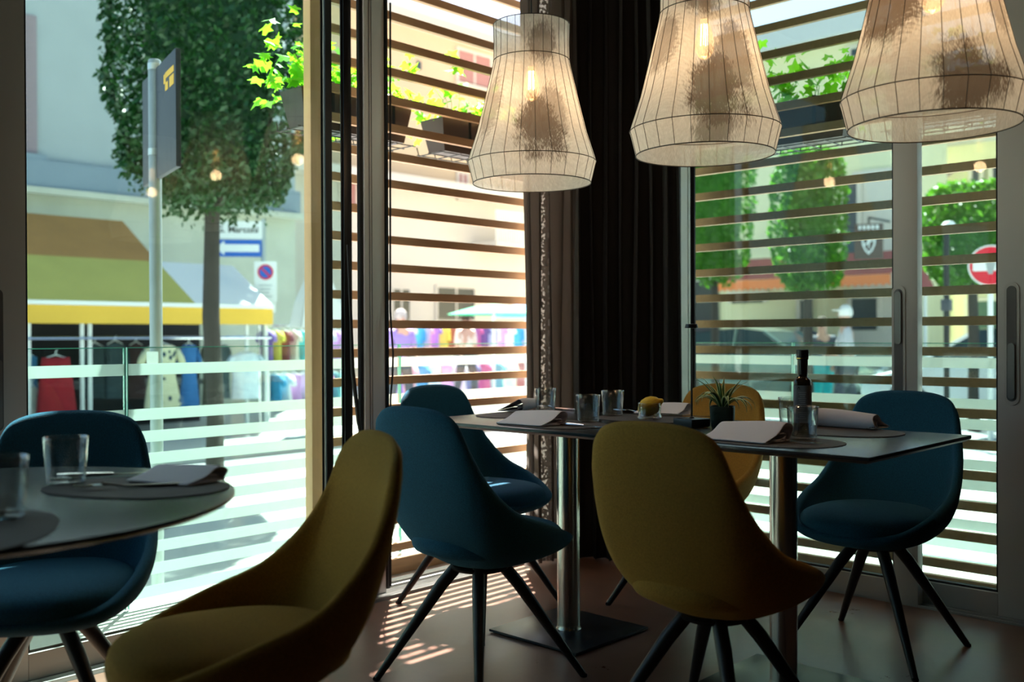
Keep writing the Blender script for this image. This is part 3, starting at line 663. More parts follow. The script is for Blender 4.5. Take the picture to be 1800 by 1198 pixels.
def strap_leaf(name, parent, az, L, lift, droop, wd, R):
    n = 12; vs = []; uv = []; p = Vector((.008 * math.cos(az), .008 * math.sin(az), .060)); el = lift; ds = L / n; tw = R.uniform(-.5, .5)
    for i in range(n + 1):
        t_ = i / n; d = Vector((math.cos(az) * math.cos(el), math.sin(az) * math.cos(el), math.sin(el))); s = Vector((-math.sin(az), math.cos(az), 0)); up_ = d.cross(s)
        wv = wd * (math.sin(PI * min(1, t_ * .9 + .12)) ** .7) * (1 - t_ ** 4) + .0004
        s2 = (s * math.cos(tw * t_) + up_ * math.sin(tw * t_))
        vs += [p - s2 * wv - up_ * wv * -.35, p.copy() , p + s2 * wv + up_ * wv * .35]; uv += [0, .5, 1]
        p = p + d * ds; el -= droop * (.35 + 1.3 * t_) / n
    fs = []
    for i in range(n):
        for k in (0, 1): fs.append((i * 3 + k, i * 3 + k + 1, i * 3 + k + 4, i * 3 + k + 3))
    me = bpy.data.meshes.new(name); me.from_pydata([tuple(v) for v in vs], [], fs); me.materials.append(sm); ul = me.uv_layers.new(name='UVMap')
    for lo in me.loops: ul.data[lo.index].uv = (uv[lo.vertex_index], .5)
    for q in me.polygons: q.use_smooth = True
    o = bpy.data.objects.new(name, me); COL.objects.link(o); o.parent = parent; mods(o, .0007, 0, off=0); return o
R = random.Random(11)
for i in range(30):
    az = 2 * PI * i / 30 * 7 + R.uniform(-.2, .2); inner = i % 3 == 0
    strap_leaf('leaf', pt, az, R.uniform(.09, .135) if not inner else R.uniform(.09, .125), R.uniform(1.15, 1.5) if inner else R.uniform(.75, 1.2), R.uniform(.5, 1.2) if inner else R.uniform(2.0, 3.2), R.uniform(.006, .0088), R)

# oil bottle
a = anchor(1411, 766); bt = thing('oil_bottle', 'dark glass olive oil bottle with a grey label and black cap', 'bottle', (a[0], a[1], ZT + .0008), math.radians(20))
mat('dark_glass', (.018, .010, .004), .06, coat=.5)
MB().ring([(.0005, .0), (.022, .0), (.0245, .003), (.0245, .155), (.0238, .163), (.019, .169), (.0145, .173), (.0140, .18), (.0135, .215), (.0135, .226)], 48, sq=3.4).build('bottle_body', 'dark_glass', bt)
MB().ring([(.0165, .2262), (.0172, .228), (.0172, .2505), (.0160, .252), (.0005, .252)], 32, cap0=True).build('cap', 'black_plastic', bt)
MB().ring([(.0150, .1795), (.0150, .222), (.0166, .2225), (.0166, .2256)], 32).build('neck_sleeve', mat('neck_black', (.01, .01, .012), .3), bt)
MB().ring([(.0175, .2258), (.0177, .2268), (.0175, .2278)], 32).build('gold_ring', mat('gold', (.8, .5, .12), .25, metal=1), bt)
lb = MB().ring([(.02495, .040), (.02495, .148)], 48, sq=3.4).build('label', mat('label_grey', (.14, .14, .15), .6), bt); tag(lb, 'grey printed paper label')
tx = MB()
th = math.atan2(-a[1], -a[0]) - math.radians(20)
def on_label(u, z, du, dz, off=.0256):
    for k in range(1):
        vs = []
        for (uu, zz) in ((u - du, z - dz), (u + du, z - dz), (u + du, z + dz), (u - du, z + dz)):
            an = th + uu; q = (abs(math.cos(an)) ** 3.4 + abs(math.sin(an)) ** 3.4) ** (-1 / 3.4); vs.append((off * q * math.cos(an), off * q * math.sin(an), zz))
        tx.add(vs, [(0, 1, 2, 3)])
for i in range(13): on_label(-.05 + .02 * (i % 3), .128 - i * .0058 - (.006 if i > 8 else 0), .42 - .07 * (i % 3), .0007)
tx.build('label_print', mat('print_pale', (.35, .35, .36), .6), lb, smooth=False)
em = MB()
tx = em
for k in range(7):
    aa = PI * k / 6; on_label(-.42 + .10 * math.cos(aa), .137 + .006 * math.sin(aa), .03, .0014)
em.build('label_emblem', mat('print_dark', (.01, .01, .01), .6), lb, smooth=False)

# cutlery
def fork(x, y, deg, label, z=ZT + .0035, pitch_=0):
    mb = MB()
    mb.tube([(-.10, 0, .002), (-.06, 0, .003), (0, 0, .004), (.03, 0, .009), (.045, 0, .010)], [.0045, .0042, .0026, .0024, .005], 8)
    mb.bbox(.040, .062, -.0105, .0105, .0075, .0100, .001)
    for k in range(4): yy = -.009 + .006 * k; mb.tube([(.058, yy, .0088), (.075, yy, .0062), (.096, yy, .0085)], [.0017, .0015, .0009], 6)
    o = mb.build('fork', 'chrome', None, loc=(x, y, z), rz=math.radians(deg)); return tag(o, label, 'fork', 'steel forks at the place settings')
def knife(x, y, deg, label, z=ZT + .0035):
    mb = MB(); mb.tube([(-.11, 0, .0045), (-.05, 0, .0045), (0, 0, .004)], [.0055, .005, .0035], 8)
    mb.prism([(-.002, -.004), (.05, -.0085), (.085, -.008), (.105, -.002), (.108, .004), (-.002, .004)], .0026, .0044)
    o = mb.build('knife', 'chrome', None, loc=(x, y, z), rz=math.radians(deg)); return tag(o, label, 'knife', 'steel knives at the place settings')
a = anchor(1540, 755); fork(a[0] + .005, a[1] - .005, 188, 'fork lying at the right end of the rolled napkin beside the bottle', ZT + .0030)
a = anchor(1392, 778); knife(a[0] - .015, a[1] + .01, -92, 'knife between the folded napkin and the tumbler before the bottle', ZT + .003)
a = anchor(1200, 733); knife(a[0], a[1], -70, 'knife behind the slim black table lamp', ZT + .003)
a = anchor(1035, 752); knife(a[0], a[1] + .02, -88, 'knife lying between two tumblers and the near blue chair', ZT + .003)
a = anchor(985, 717); fork(a[0] - .07, a[1] - .04, 85, 'fork lying behind the tumbler at the table end', ZT + .003)
a = anchor(1110, 727); fork(a[0] + .03, a[1], 95, 'fork lying left of the lemon bowl', ZT + .003)
a = anchor(222, 860); fork(a[0], a[1], 150, 'fork resting beside the napkin on the round table', ZT + .003)
a = anchor(200, 838); knife(a[0], a[1], -28, 'knife lying behind the tumbler on the round table', ZT + .003)

# cables at the door post
tag(MB().tube([at(686, y, Y=3.10) for y in (5, 200, 400, 545)] + [at(688, 580, Y=3.09), at(691, 620, Y=3.08), at(690, 660, Y=3.085), at(686.5, 700, Y=3.10), at(686.5, 860, Y=3.10), at(686.5, 1030, Y=3.10)], .004, 8).build('hanging_cable', 'rubber'), 'thin black cable hanging along the grey door post', 'cable')
tag(MB().tube([at(612, 430, Y=3.09), at(617, 560, Y=3.09), at(620, 650, Y=3.09), at(630, 740, Y=3.09), at(641, 800, Y=3.09), at(646, 1030, Y=3.095)], [.006, .006, .008, .008, .007, .006], 8).build('hanging_strap', 'rubber'), 'thick black cable bundle drooping between the door leaves', 'cable')

# ================================================================== OUTSIDE
G = -.30
mat('paving', (.50, .49, .46), .9, var=.12, vscale=1.5)
mat('asphalt', (.30, .30, .31), .9, var=.15, vscale=2)
mat('plaster_grey', (.42, .46, .46), .9, var=.12, vscale=.9)
mat('plaster_band', (.27, .33, .38), .9, var=.1, vscale=1)
mat('plaster_cream', (.62, .62, .50), .9, var=.2, vscale=1.5)
mat('plaster_peach', (.62, .46, .30), .9, var=.06, vscale=.6)
mat('plaster_pale', (.66, .60, .52), .9, var=.06, vscale=.6)
mat('plaster_yellow', (.74, .70, .46), .9, var=.06, vscale=.6)
mat('roof_pale', (.60, .60, .60), .8)
mat('shutter_pink', (.42, .20, .18), .8)
mat('shutter_mauve', (.34, .26, .28), .8)
mat('shutter_dark', (.05, .07, .09), .7)
mat('window_dark', (.02, .025, .03), .2)
mat('galvanised', (.42, .46, .46), .45, metal=.5, var=.1, vscale=20)
mat('sign_white', (.80, .82, .80), .5)
mat('sign_blue', (.02, .12, .50), .5)
mat('sign_red', (.65, .01, .03), .5)
mat('sign_back', (.05, .055, .075), .5)
mat('sign_yellow', (.75, .42, .04), .5)
mat('ink', (.02, .03, .02), .6)
mat('awning_yellow', (.75, .46, .06), .8, var=.1, vscale=2)
mat('awning_olive', (.50, .44, .10), .8, var=.15, vscale=2)
mat('awning_orange', (.80, .22, .07), .8)
mat('awning_red', (.45, .10, .08), .8)
mat('umbrella_white', (.80, .78, .74), .8)
mat('umbrella_orange', (.90, .38, .03), .8)
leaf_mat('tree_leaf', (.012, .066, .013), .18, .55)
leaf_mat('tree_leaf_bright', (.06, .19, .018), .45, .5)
mat('bark', (.05, .042, .035), .9, bump=.8, bscale=20, var=.3)
mat('skin', (.55, .33, .24), .6)

struct(MB().box(-5, 4.75, 3.32, 3.95, G, -.014).box(3.97, 4.75, -4, 3.32, G, -.014), 'ground_terrace', 'paving', 'pale narrow terrace under the glass balustrade')
struct(MB().box(-60, 90, -60, 90, G - .2, G), 'road', 'paving', 'sunlit pale street paving outside')
struct(MB().box(-40, 40, 8.6, 9.6, G, G + .006), 'road_strip', 'asphalt', 'grey asphalt strip across the street')
struct(MB().box(10.2, 16.5, -30, 30, G, G + .006), 'road_side', 'asphalt', 'grey asphalt of the side street')
struct(MB().box(-40, 40, 9.6, 9.75, G, G + .12), 'kerb', 'paving', 'pale stone kerb')

# --- grey facade behind the left tree
YF = 16.0
def px_x(px, Y): return at(px, 600, Y=Y).x
def px_z(px, py, Y): return at(px, py, Y=Y).z
r = thing('grey_building', 'grey rendered building behind the tree with a mauve shutter and stained band', 'building', (0, 0, 0))
xa, xb = px_x(-900, YF), px_x(520, YF)
zb = px_z(120, 290, YF); zc = px_z(120, 338, YF)
MB().box(xa, xb, YF, YF + 6, zb, 12).build('upper_wall', 'plaster_grey', r, smooth=False)
MB().box(xa, xb, YF - .18, YF + 6, zc, zb).build('band', 'plaster_band', r, smooth=False)
MB().box(xa, xb, YF - .0, YF + 6, G, zc).build('lower_wall', 'plaster_cream', r, smooth=False)
MB().box(xa, xb, YF - .30, YF - .18, zc - .10, zc).build('ledge', 'plaster_cream', r, smooth=False)
x0, x1 = px_x(8, YF), px_x(66, YF); z0, z1 = px_z(55, 272, YF), px_z(55, 28, YF)
wd = MB().box(x0, x1, YF - .05, YF - .003, z0, z1).build('window', 'shutter_mauve', r, smooth=False)
s = MB()
for i in range(24): z = z0 + (z1 - z0) * (i + .5) / 24; s.box(x0 + .06, x1 - .06, YF - .062, YF - .0505, z - .02, z + .02)
s.build('shutter_slats', 'shutter_mauve', wd, smooth=False)
MB().box(x0 - .1, x1 + .1, YF - .16, YF - .003, z0 - .12, z0 - .003).build('sill', 'plaster_band', wd, smooth=False)
MB().box(x0, x1, YF - .04, YF - .003, 7.0, 9.0).build('window', 'shutter_mauve', r, smooth=False)

# --- peach building further along
YP = 23.0
r = thing('peach_building', 'peach and cream apartment building with pink shutter seen through the slats', 'building')
xa, xb = px_x(500, YP), 34
zu = px_z(800, 330, YP)
MB().box(xa, xb, YP, YP + 8, zu, 10.5).build('upper_wall', 'plaster_peach', r, smooth=False)
MB().box(xa, xb, YP, YP + 8, G, zu).build('lower_wall', 'plaster_pale', r, smooth=False)
MB().box(xa - .4, xb, YP - .9, YP - .003, zu - .28, zu).build('cornice', 'plaster_pale', r, smooth=False)
MB().box(xa - .6, xb + .5, YP - 1.3, YP + 8.2, 10.5, 10.8).build('roof', 'roof_pale', r, smooth=False)
def wnd(par, px0, px1, py0, py1, Y, m, nm='window', fr=True):
    x0, x1 = px_x(px0, Y), px_x(px1, Y); z1, z0 = px_z(px0, py0, Y), px_z(px0, py1, Y)
    wnd_ = MB().box(x0, x1, Y - .05, Y - .003, z0, z1).build(nm, m, par, smooth=False)
    if fr:
        f = MB(); c = (x0 + x1) / 2; f.box(x0 - .08, x0, Y - .07, Y - .004, z0 - .05, z1 + .08).box(x1, x1 + .08, Y - .07, Y - .004, z0 - .05, z1 + .08).box(x0, x1, Y - .07, Y - .004, z1, z1 + .08).box(x0 - .1, x1 + .1, Y - .14, Y - .004, z0 - .12, z0 - .051).box(c - .03, c + .03, Y - .065, Y - .051, z0, z1)
        f.build('window_frame', 'plaster_pale', wnd_, smooth=False)
    return wnd_
wnd(r, 806, 862, 88, 142, YP, 'shutter_pink')
wnd(r, 735, 741, 108, 122, YP, 'shutter_dark', 'vent', False)
wnd(r, 806, 820, 305, 345, YP, 'shutter_pink')
wnd(r, 690, 718, 508, 562, YP, 'window_dark'); wnd(r, 768, 832, 505, 560, YP, 'window_dark')
wnd(r, 640, 668, 505, 560, YP, 'window_dark'); wnd(r, 600, 625, 300, 360, YP, 'shutter_pink')
bx0, bx1 = px_x(866, YP - 1), px_x(960, YP - 1); bz0, bz1 = px_z(880, 425, YP - 1), px_z(880, 372, YP - 1)
bl = MB().box(bx0, bx1, YP - 1.2, YP - .004, bz0 - .25, bz0).build('balcony', 'plaster_pale', r, smooth=False)
q = MB().box(bx0, bx1, YP - 1.2, YP - 1.14, bz1 - .05, bz1)
for i in range(26): x = bx0 + (bx1 - bx0) * i / 25; q.box(x, x + .03, YP - 1.19, YP - 1.16, bz0, bz1 - .05)
q.build('railing', 'sign_white', bl, smooth=False)

# --- trees with clipped box crowns
def tree(x, y, w_, d_, z0, z1, n, lm_, label, trunk_r=.08, seed=0, ls=.075, open_=0.0, branches=True):
    R = random.Random(seed); r = thing('clipped_tree', label, 'tree', (x, y, G), R.uniform(0, .3), 'clipped street trees')
    z0 -= G; z1 -= G
    tr = MB().tube([(0, 0, 0), (.02, .01, z0 * .3), (-.03, .0, z0 * .6), (.01, .02, z0 + .2), (0, 0, z0 + (z1 - z0) * .6)], [trunk_r * 1.15, trunk_r, trunk_r * 1.02, trunk_r * .85, trunk_r * .3], 12)
    for i in range(7):
        a = R.uniform(0, 2 * PI); zz = z0 + R.uniform(-.05, .4); tr.tube([(0, 0, zz - .1), (math.cos(a) * w_ * .2, math.sin(a) * d_ * .2, zz + .3), (math.cos(a) * w_ * .38, math.sin(a) * d_ * .38, zz + .8)], [trunk_r * .5, trunk_r * .3, trunk_r * .1], 6)
    tr.build('trunk', 'bark', r)
    vs = []; fs = []; base = 0
    for i in range(n):
        u = R.random()
        px_, py_, pz_ = R.uniform(-1, 1), R.uniform(-1, 1), R.uniform(-1, 1)
        if u < .8:
            k = max(abs(px_), abs(py_), abs(pz_)); s_ = R.uniform(.82, 1.03) / k; px_ *= s_; py_ *= s_; pz_ *= s_
        e_ = 3.2; nn = (abs(px_) ** e_ + abs(py_) ** e_ + abs(pz_) ** e_) ** (1 / e_)
        if nn > 1.05: px_ /= nn; py_ /= nn; pz_ /= nn
        bump_ = 1 + .16 * mnoise.noise(Vector((px_ * 2.3 + seed, py_ * 2.3, pz_ * 3.5)))
        tp = 1 - .12 * max(0, -pz_)
        p = Vector((px_ * w_ / 2 * bump_ * tp, py_ * d_ / 2 * bump_ * tp, (z0 + z1) / 2 + pz_ * (z1 - z0) / 2 * (1 + (bump_ - 1) * .6)))
        if open_ and R.random() < open_: p.z -= R.uniform(0, .15)
        a = Vector((R.gauss(0, 1), R.gauss(0, 1), R.gauss(0, 1))).normalized(); b_ = a.orthogonal().normalized(); c_ = a.cross(b_); sz = ls * R.uniform(.6, 1.3)
        vs += [tuple(p - b_ * sz * .5), tuple(p + c_ * sz * .30), tuple(p + b_ * sz * .7), tuple(p - c_ * sz * .30)]; fs.append((base, base + 1, base + 2, base + 3)); base += 4
    me = bpy.data.meshes.new('foliage'); me.from_pydata(vs, [], fs); me.materials.append(MATS[lm_]); o = bpy.data.objects.new('foliage', me); COL.objects.link(o); o.parent = r
    # solid core added inside the crown to block light
    k = MB().ring([(.02, z0 + .12), (.55, z0 + .2), (.72, z0 + (z1 - z0) * .4), (.72, z0 + (z1 - z0) * .75), (.55, z1 - .15), (.02, z1 - .1)], 20)
    for i in range(len(k.v)): v = k.v[i]; k.v[i] = (v[0] * w_ / 2, v[1] * d_ / 2, v[2])
    k.build('crown_light_block', lm_, r); return r
p = at(376, 600, t=9.0)
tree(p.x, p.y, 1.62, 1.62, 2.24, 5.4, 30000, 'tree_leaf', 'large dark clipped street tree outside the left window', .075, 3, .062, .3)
for i, (px, t_, w_, ya, yb, lab) in enumerate(((1258, 17, 1.25, 180, 497, 'narrow clipped tree just right of the dark curtain, seen through the slats'), (1422, 14.5, .98, 262, 512, 'clipped column tree behind the bottle, between the slats'), (1712, 13.5, 1.35, 322, 505, 'clipped tree behind the round no-entry sign'))):
    p = at(px, 600, t=t_); z0 = at(px, yb, t=t_).z; z1 = at(px, ya, t=t_).z
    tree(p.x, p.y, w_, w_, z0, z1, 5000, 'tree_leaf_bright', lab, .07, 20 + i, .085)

# --- street sign pole right outside the left window
p = at(274.5, 600, t=4.8)
pl = thing('sign_pole', 'grey galvanised pole outside the left window holding a dark sign seen from behind', 'signpost', (p.x, p.y, G))
ztop = at(274, 108, t=4.8).z - G
MB().ring([(.030, 0), (.030, ztop), (.026, ztop + .006)], 24, cap1=True).build('pole', 'galvanised', pl)
for py in (119, 268):
    zz = at(274, py, t=4.8).z - G; MB().ring([(.0325, zz - .016), (.0325, zz + .016)], 24).box(.028, .075, -.012, .012, zz - .012, zz + .012).build('clamp', mat('clamp_metal', (.75, .77, .75), .3, metal=.8), pl)
pf = at(316, 600, t=4.45); pn = at(257, 600, t=5.05)
zt, zl = at(316, 85, t=4.45).z, at(316, 293, t=4.45).z
pd = (pf - pn); L_ = math.hypot(pd.x, pd.y); ang = math.atan2(pd.y, pd.x)
sg = MB().bbox(0, L_, -.012, .012, zl - G, zt - G, .004); sg.xf(Matrix.Translation((pn.x - p.x, pn.y - p.y, 0)) @ Matrix.Rotation(ang, 4, 'Z'))
sg = sg.build('sign_panel', 'sign_back', pl)
yl = MB()
for (u0, u1, c0, c1) in ((.72, .96, .46, .49), (.72, .80, .40, .44), (.84, .96, .40, .45), (.68, .74, .44, .485)): yl.box(L_ * u0, L_ * u1, -.0135, -.0125, zl - G + c0 * .95, zl - G + c1 * .95)
yl.xf(Matrix.Translation((pn.x - p.x, pn.y - p.y, 0)) @ Matrix.Rotation(ang, 4, 'Z')); yl.build('sticker', 'sign_yellow', sg, smooth=False)
zz = at(274, 630, t=4.8).z - G; MB().box(-.03, .03, -.035, -.031, zz - .035, zz + .035).xf(Matrix.Rotation(YAW - PI / 2 - .2, 4, 'Z')).build('small_plate', 'sign_white', pl, smooth=False)

# --- flat printed letters as simple stroke glyphs
def text_mesh(txt, size, name, m, parent, loc, rot, ext=.0):
    cu = bpy.data.curves.new(name, 'FONT'); cu.body = txt; cu.size = size; cu.align_x = 'CENTER'; cu.align_y = 'CENTER'; cu.extrude = ext; cu.offset = .004
    tmp = bpy.data.objects.new(name + '_tmp', cu); COL.objects.link(tmp); bpy.context.view_layer.update()
    me = bpy.data.meshes.new_from_object(tmp.evaluated_get(bpy.context.evaluated_depsgraph_get())); bpy.data.objects.remove(tmp); bpy.data.curves.remove(cu)
    me.materials.clear(); me.materials.append(MATS[m]); o = bpy.data.objects.new(name, me); COL.objects.link(o); o.parent = parent; o.location = loc; o.rotation_euler = rot; return o
# street name, arrow and no parking signs on one post
ts = 15.0
p = at(464, 600, t=ts); v = math.atan2(-p.y, -p.x)        # direction to the window
sp = thing('street_signs', 'street sign post with name plate, blue arrow and no parking signs behind the left window', 'signpost', (p.x, p.y, G), v + PI / 2 + math.radians(-6))
# local frame: x to the viewer's right, -y faces the viewer
k = ts / F
def L(px, py): return (px - 464) * k, (at(464, py, t=ts).z - G)
MB().ring([(.035, 0), (.035, L(0, 385)[1])], 16, cap1=True).build('post', 'galvanised', sp)
def plate(name, px0, px1, py0, py1, m, off=-.06):
    x0, z1 = L(px0, py0); x1, z0 = L(px1, py1); o = MB().bbox(x0, x1, off - .01, off, z0, z1, .003).build(name, m, sp, smooth=False); return o, (x0 + x1) / 2, (z0 + z1) / 2, x1 - x0, z1 - z0
o, cx, cz, ww, hh = plate('name_plate', 379, 463, 390, 420, 'sign_white')
text_mesh('G. Marconi', hh * .52, 'name_lettering', 'ink', o, (cx, -.0712, cz), (PI / 2, 0, 0))
o, cx, cz, ww, hh = plate('arrow_plate', 380, 461, 422, 452, 'sign_blue')
ar = MB().prism([(-ww * .45, 0), (-ww * .27, hh * .42), (-ww * .27, hh * .22), (ww * .46, hh * .22), (ww * .46, -hh * .22), (-ww * .27, -hh * .22), (-ww * .27, -hh * .42)], 0, .002)
ar.xf(Matrix.Translation((cx, -.0705, cz)) @ Matrix.Rotation(PI / 2, 4, 'X')).build('arrow', 'sign_white', o, smooth=False)
o, cx, cz, ww, hh = plate('parking_plate', 449, 487, 460, 531, 'sign_white')
rr = ww * .36; cz2 = cz + hh * .24
def disc(r0, r1, m, nm, y, par, cx_, cz_, sx=1.0):
    mb = MB(); n_ = 40; vs = [(cx_ + r0 * sx * math.cos(2 * PI * i / n_), y, cz_ + r0 * math.sin(2 * PI * i / n_)) for i in range(n_)] + [(cx_ + r1 * sx * math.cos(2 * PI * i / n_), y, cz_ + r1 * math.sin(2 * PI * i / n_)) for i in range(n_)]
    mb.add(vs, [(i, (i + 1) % n_, n_ + (i + 1) % n_, n_ + i) for i in range(n_)]); return mb.build(nm, m, par, smooth=False)
disc(.0005, rr * .78, 'sign_blue', 'no_parking_disc', -.0712, o, cx, cz2); disc(rr * .76, rr, 'sign_red', 'no_parking_ring', -.0716, o, cx, cz2)
MB().box(-rr * .9, rr * .9, -.0022, 0, -rr * .11, rr * .11).xf(Matrix.Translation((cx, -.0714, cz2)) @ Matrix.Rotation(math.radians(45), 4, 'Y')).build('no_parking_bar', 'sign_red', o, smooth=False)
li = MB()
for i in range(4): li.box(cx - ww * (.30 - .05 * (i % 2)), cx + ww * (.30 - .06 * (i % 3)), -.0715, -.0705, cz - hh * (.10 + .09 * i), cz - hh * (.075 + .09 * i))
li.build('small_print', mat('print_grey', (.35, .38, .38), .7), o, smooth=False)
o, cx, cz, ww, hh = plate('lower_plate', 450, 485, 533, 549, 'sign_white')
MB().box(cx - ww * .38, cx - ww * .12, -.0715, -.0705, cz - hh * .2, cz + hh * .25).build('truck_symbol', 'ink', o, smooth=False)

# --- market stall with yellow awning
YS = 12.4
def SX(px, Y=YS): return px_x(px, Y)
def SZ(px, py, Y=YS): return px_z(px, py, Y)
st = thing('market_stall', 'market stall with a long yellow and olive awning behind the left window', 'stall')
x0, x1 = SX(-160), SX(480)
zv0, zv1, zr, zt_ = SZ(250, 569), SZ(250, 538), SZ(250, 531), SZ(250, 392, YS + 2.2)
MB().box(x0, x1, YS, YS + .015, zv0, zv1 - .003).build('valance', 'awning_yellow', st, smooth=False)
MB().box(x0, x1, YS - .03, YS + .03, zv1, zr).build('front_rail', 'sign_white', st, smooth=False)
a_ = MB(); n_ = 12; xm = SX(345)
prf = [(YS + .03, zr), (YS + 1.1, zr + (zt_ - zr) * .48), (YS + 2.2, zt_)]
for (xa_, xb_, mn, nm) in ((x0, xm, 'awning_olive', 'awning_cloth'), (xm, x1, 'umbrella_white', 'awning_cloth')):
    vs = [(x, y, z) for x in (xa_, xb_) for y, z in prf[:2]]
    m_ = MB().add(vs, [(0, 1, 3, 2)]).build(nm, mn, st, smooth=False); mods(m_, .01)
vs = [(x, y, z) for x in (x0, xm) for y, z in prf[1:]]
m_ = MB().add(vs, [(0, 1, 3, 2)]).build('awning_back', mat('awning_brown', (.42, .20, .05), .8, var=.2, vscale=2), st, smooth=False); mods(m_, .01)
for px in (56, 150, 164, 440, 474): MB().tube([(SX(px), YS + .10, G), (SX(px), YS + .10, zr - .05)], .028, 8).build('pole', 'sign_white', st)
MB().box(x0, x1, YS + 2.1, YS + 2.15, G, zr).build('shade_sheet', mat('stall_shade', (.03, .028, .03), .9), st, smooth=False)  # dark sheet added to stand in for the shade beneath the awning
MB().box(x0, x1 - .6, YS + .9, YS + 2.0, .35, .42).build('counter', mat('counter_grey', (.22, .22, .22), .8), st, smooth=False)
rl = MB()
for (za, ya) in ((SZ(250, 606) + .088, YS + .05), (SZ(250, 604) + .088, YS + .65)): rl.tube([(x0, ya, za), (x1, ya, za)], .015, 6)
rl.build('clothes_rail', 'chrome', st)

def garment(kind, x, y, z, w_, h_, col, label, rz=0, group='clothes hanging on the market rails', pat=None, seed=0, thin=.13):
    "hanging garment: front and back with folds, shoulders and sleeves"
    R = random.Random(seed); nm = 'cloth_%.2f_%.2f_%.2f%s' % (*col, pat or '')
    if nm not in MATS:
        m_ = mat(nm, col, .9, var=.25 if not pat else 0, vscale=12)
        if pat:
            n = m_.node_tree.nodes; l = m_.node_tree.links; tc = n.new('ShaderNodeTexCoord'); vo = n.new('ShaderNodeTexVoronoi' if pat == 'dots' else 'ShaderNodeTexWave')
            vo.inputs['Scale'].default_value = 9 if pat == 'dots' else 6; c = n.new('ShaderNodeValToRGB'); c.color_ramp.elements[0].position = .28; c.color_ramp.elements[1].position = .34; c.color_ramp.elements[0].color = (.03, .06, .09, 1); c.color_ramp.elements[1].color = (*col, 1)
            l.new(tc.outputs['Object'], vo.inputs[0]); l.new(vo.outputs[0], c.inputs[0]); l.new(c.outputs[0], n['Principled BSDF'].inputs['Base Color'])
    prof = {'dress': [(0, .30), (.04, .42), (.18, .40), (.38, .34), (.6, .40), (.8, .46), (1, .5)], 'shirt': [(0, .22), (.05, .46), (.25, .44), (.6, .42), (1, .44)], 'skirt': [(0, .36), (.2, .40), (1, .5)], 'coat': [(0, .2), (.06, .46), (.5, .46), (1, .5)]}[kind]
    vs = []; n_ = 20
    for t_, k_ in prof:
        for i in range(n_):
            a = 2 * PI * i / n_; f_ = 1 + (.10 * math.sin(a * 5 + seed) * t_)
            vs.append((w_ * k_ * math.cos(a) * f_, w_ * thin * math.sin(a) * (1 + .5 * t_) * f_, -h_ * t_))
    nr = len(prof); fs = [(j * n_ + i, j * n_ + (i + 1) % n_, (j + 1) * n_ + (i + 1) % n_, (j + 1) * n_ + i) for j in range(nr - 1) for i in range(n_)] + [tuple(range(n_))]
    mb = MB().add(vs, fs)
    if kind in ('shirt', 'coat', 'dress') and R.random() < .9:
        for sx_ in (-1, 1): mb.tube([(sx_ * w_ * .40, 0, -h_ * .07), (sx_ * w_ * .54, 0, -h_ * .22), (sx_ * w_ * .60, 0, -h_ * (.32 if kind != 'coat' else .6))], [w_ * .10, w_ * .10, w_ * .09], 8)
    o = mb.build('hanging_garment', nm, None, auto=False, loc=(x, y, z), rz=rz)
    hk = MB().tube([(-w_ * .34, 0, -.02), (0, 0, .035), (w_ * .34, 0, -.02)], .008, 6); hk.tube([(0, 0, .03), (0, 0, .075), (.02, 0, .095)], .006, 6); hk.build('hanger', 'sign_white', o)
    return tag(o, label, 'garment', group)
def hang(kind, px0, px1, py0, py1, Y, col, label, pat=None, seed=0, rail=None, h_=.6):
    if rail: z_ = rail; c = at((px0 + px1) / 2, 600, Y=Y); return garment(kind, c.x, Y, z_ - .085, .42, h_, col, label, rz=PI / 2, thin=.08, pat=pat, seed=seed)
    c = at((px0 + px1) / 2, py0, Y=Y); tt = (c - Vector((0, 0, H))).dot(Vector(FWD)); return garment(kind, c.x, Y, c.z, (px1 - px0) * tt / F * 1.0, (py1 - py0) * tt / F, col, label, rz=-.25 + .1 * (seed % 5), pat=pat, seed=seed)
Yg = YS + .35
hang('skirt', 66, 130, 628, 726, Yg - .3, (.32, .012, .02), 'dark red skirt hanging at the left of the market stall', seed=1)
hang('shirt', 30, 66, 624, 694, Yg, (.05, .22, .42), 'blue top hanging left of the dark red skirt', seed=2)
hang('shirt', 48, 66, 680, 740, Yg - .1, (.5, .5, .45), 'pale grey garment below the blue top', seed=12)
hang('dress', 250, 318, 606, 716, Yg - .3, (.66, .62, .42), 'cream dress with dark blotches hanging behind the sign pole', 'dots', 3)
hang('dress', 312, 352, 606, 716, Yg - .1, (.04, .16, .42), 'long blue dress hanging right of the blotchy cream dress', seed=4)
hang('shirt', 404, 460, 620, 700, Yg - .3, (.66, .74, .84), 'white shirt hanging in front of the sign post', seed=5)
hang('shirt', 148, 186, 606, 700, Yg + .2, (.035, .055, .06), 'near black garment hanging right of the dark red skirt', seed=6)
hang('coat', 182, 222, 602, 700, Yg + .2, (.05, .08, .09), 'dark green coat hanging at the balustrade joint', seed=7)
hang('coat', 222, 256, 604, 700, Yg + .3, (.09, .05, .05), 'dark maroon coat hanging left of the sign pole', seed=8)
hang('dress', 352, 380, 604, 712, Yg + .3, (.10, .09, .07), 'brown dress hanging behind the tree trunk', seed=9)
hang('shirt', 380, 405, 606, 700, Yg + .3, (.05, .10, .12), 'dark teal shirt hanging left of the white shirt', seed=10)
R = random.Random(5)
cols = [(.70, .70, .75), (.30, .20, .55), (.60, .12, .30), (.05, .30, .55), (.80, .75, .6), (.55, .30, .60), (.75, .72, .1), (.12, .14, .3), (.8, .45, .5), (.10, .45, .5), (.85, .85, .85), (.25, .08, .1)]
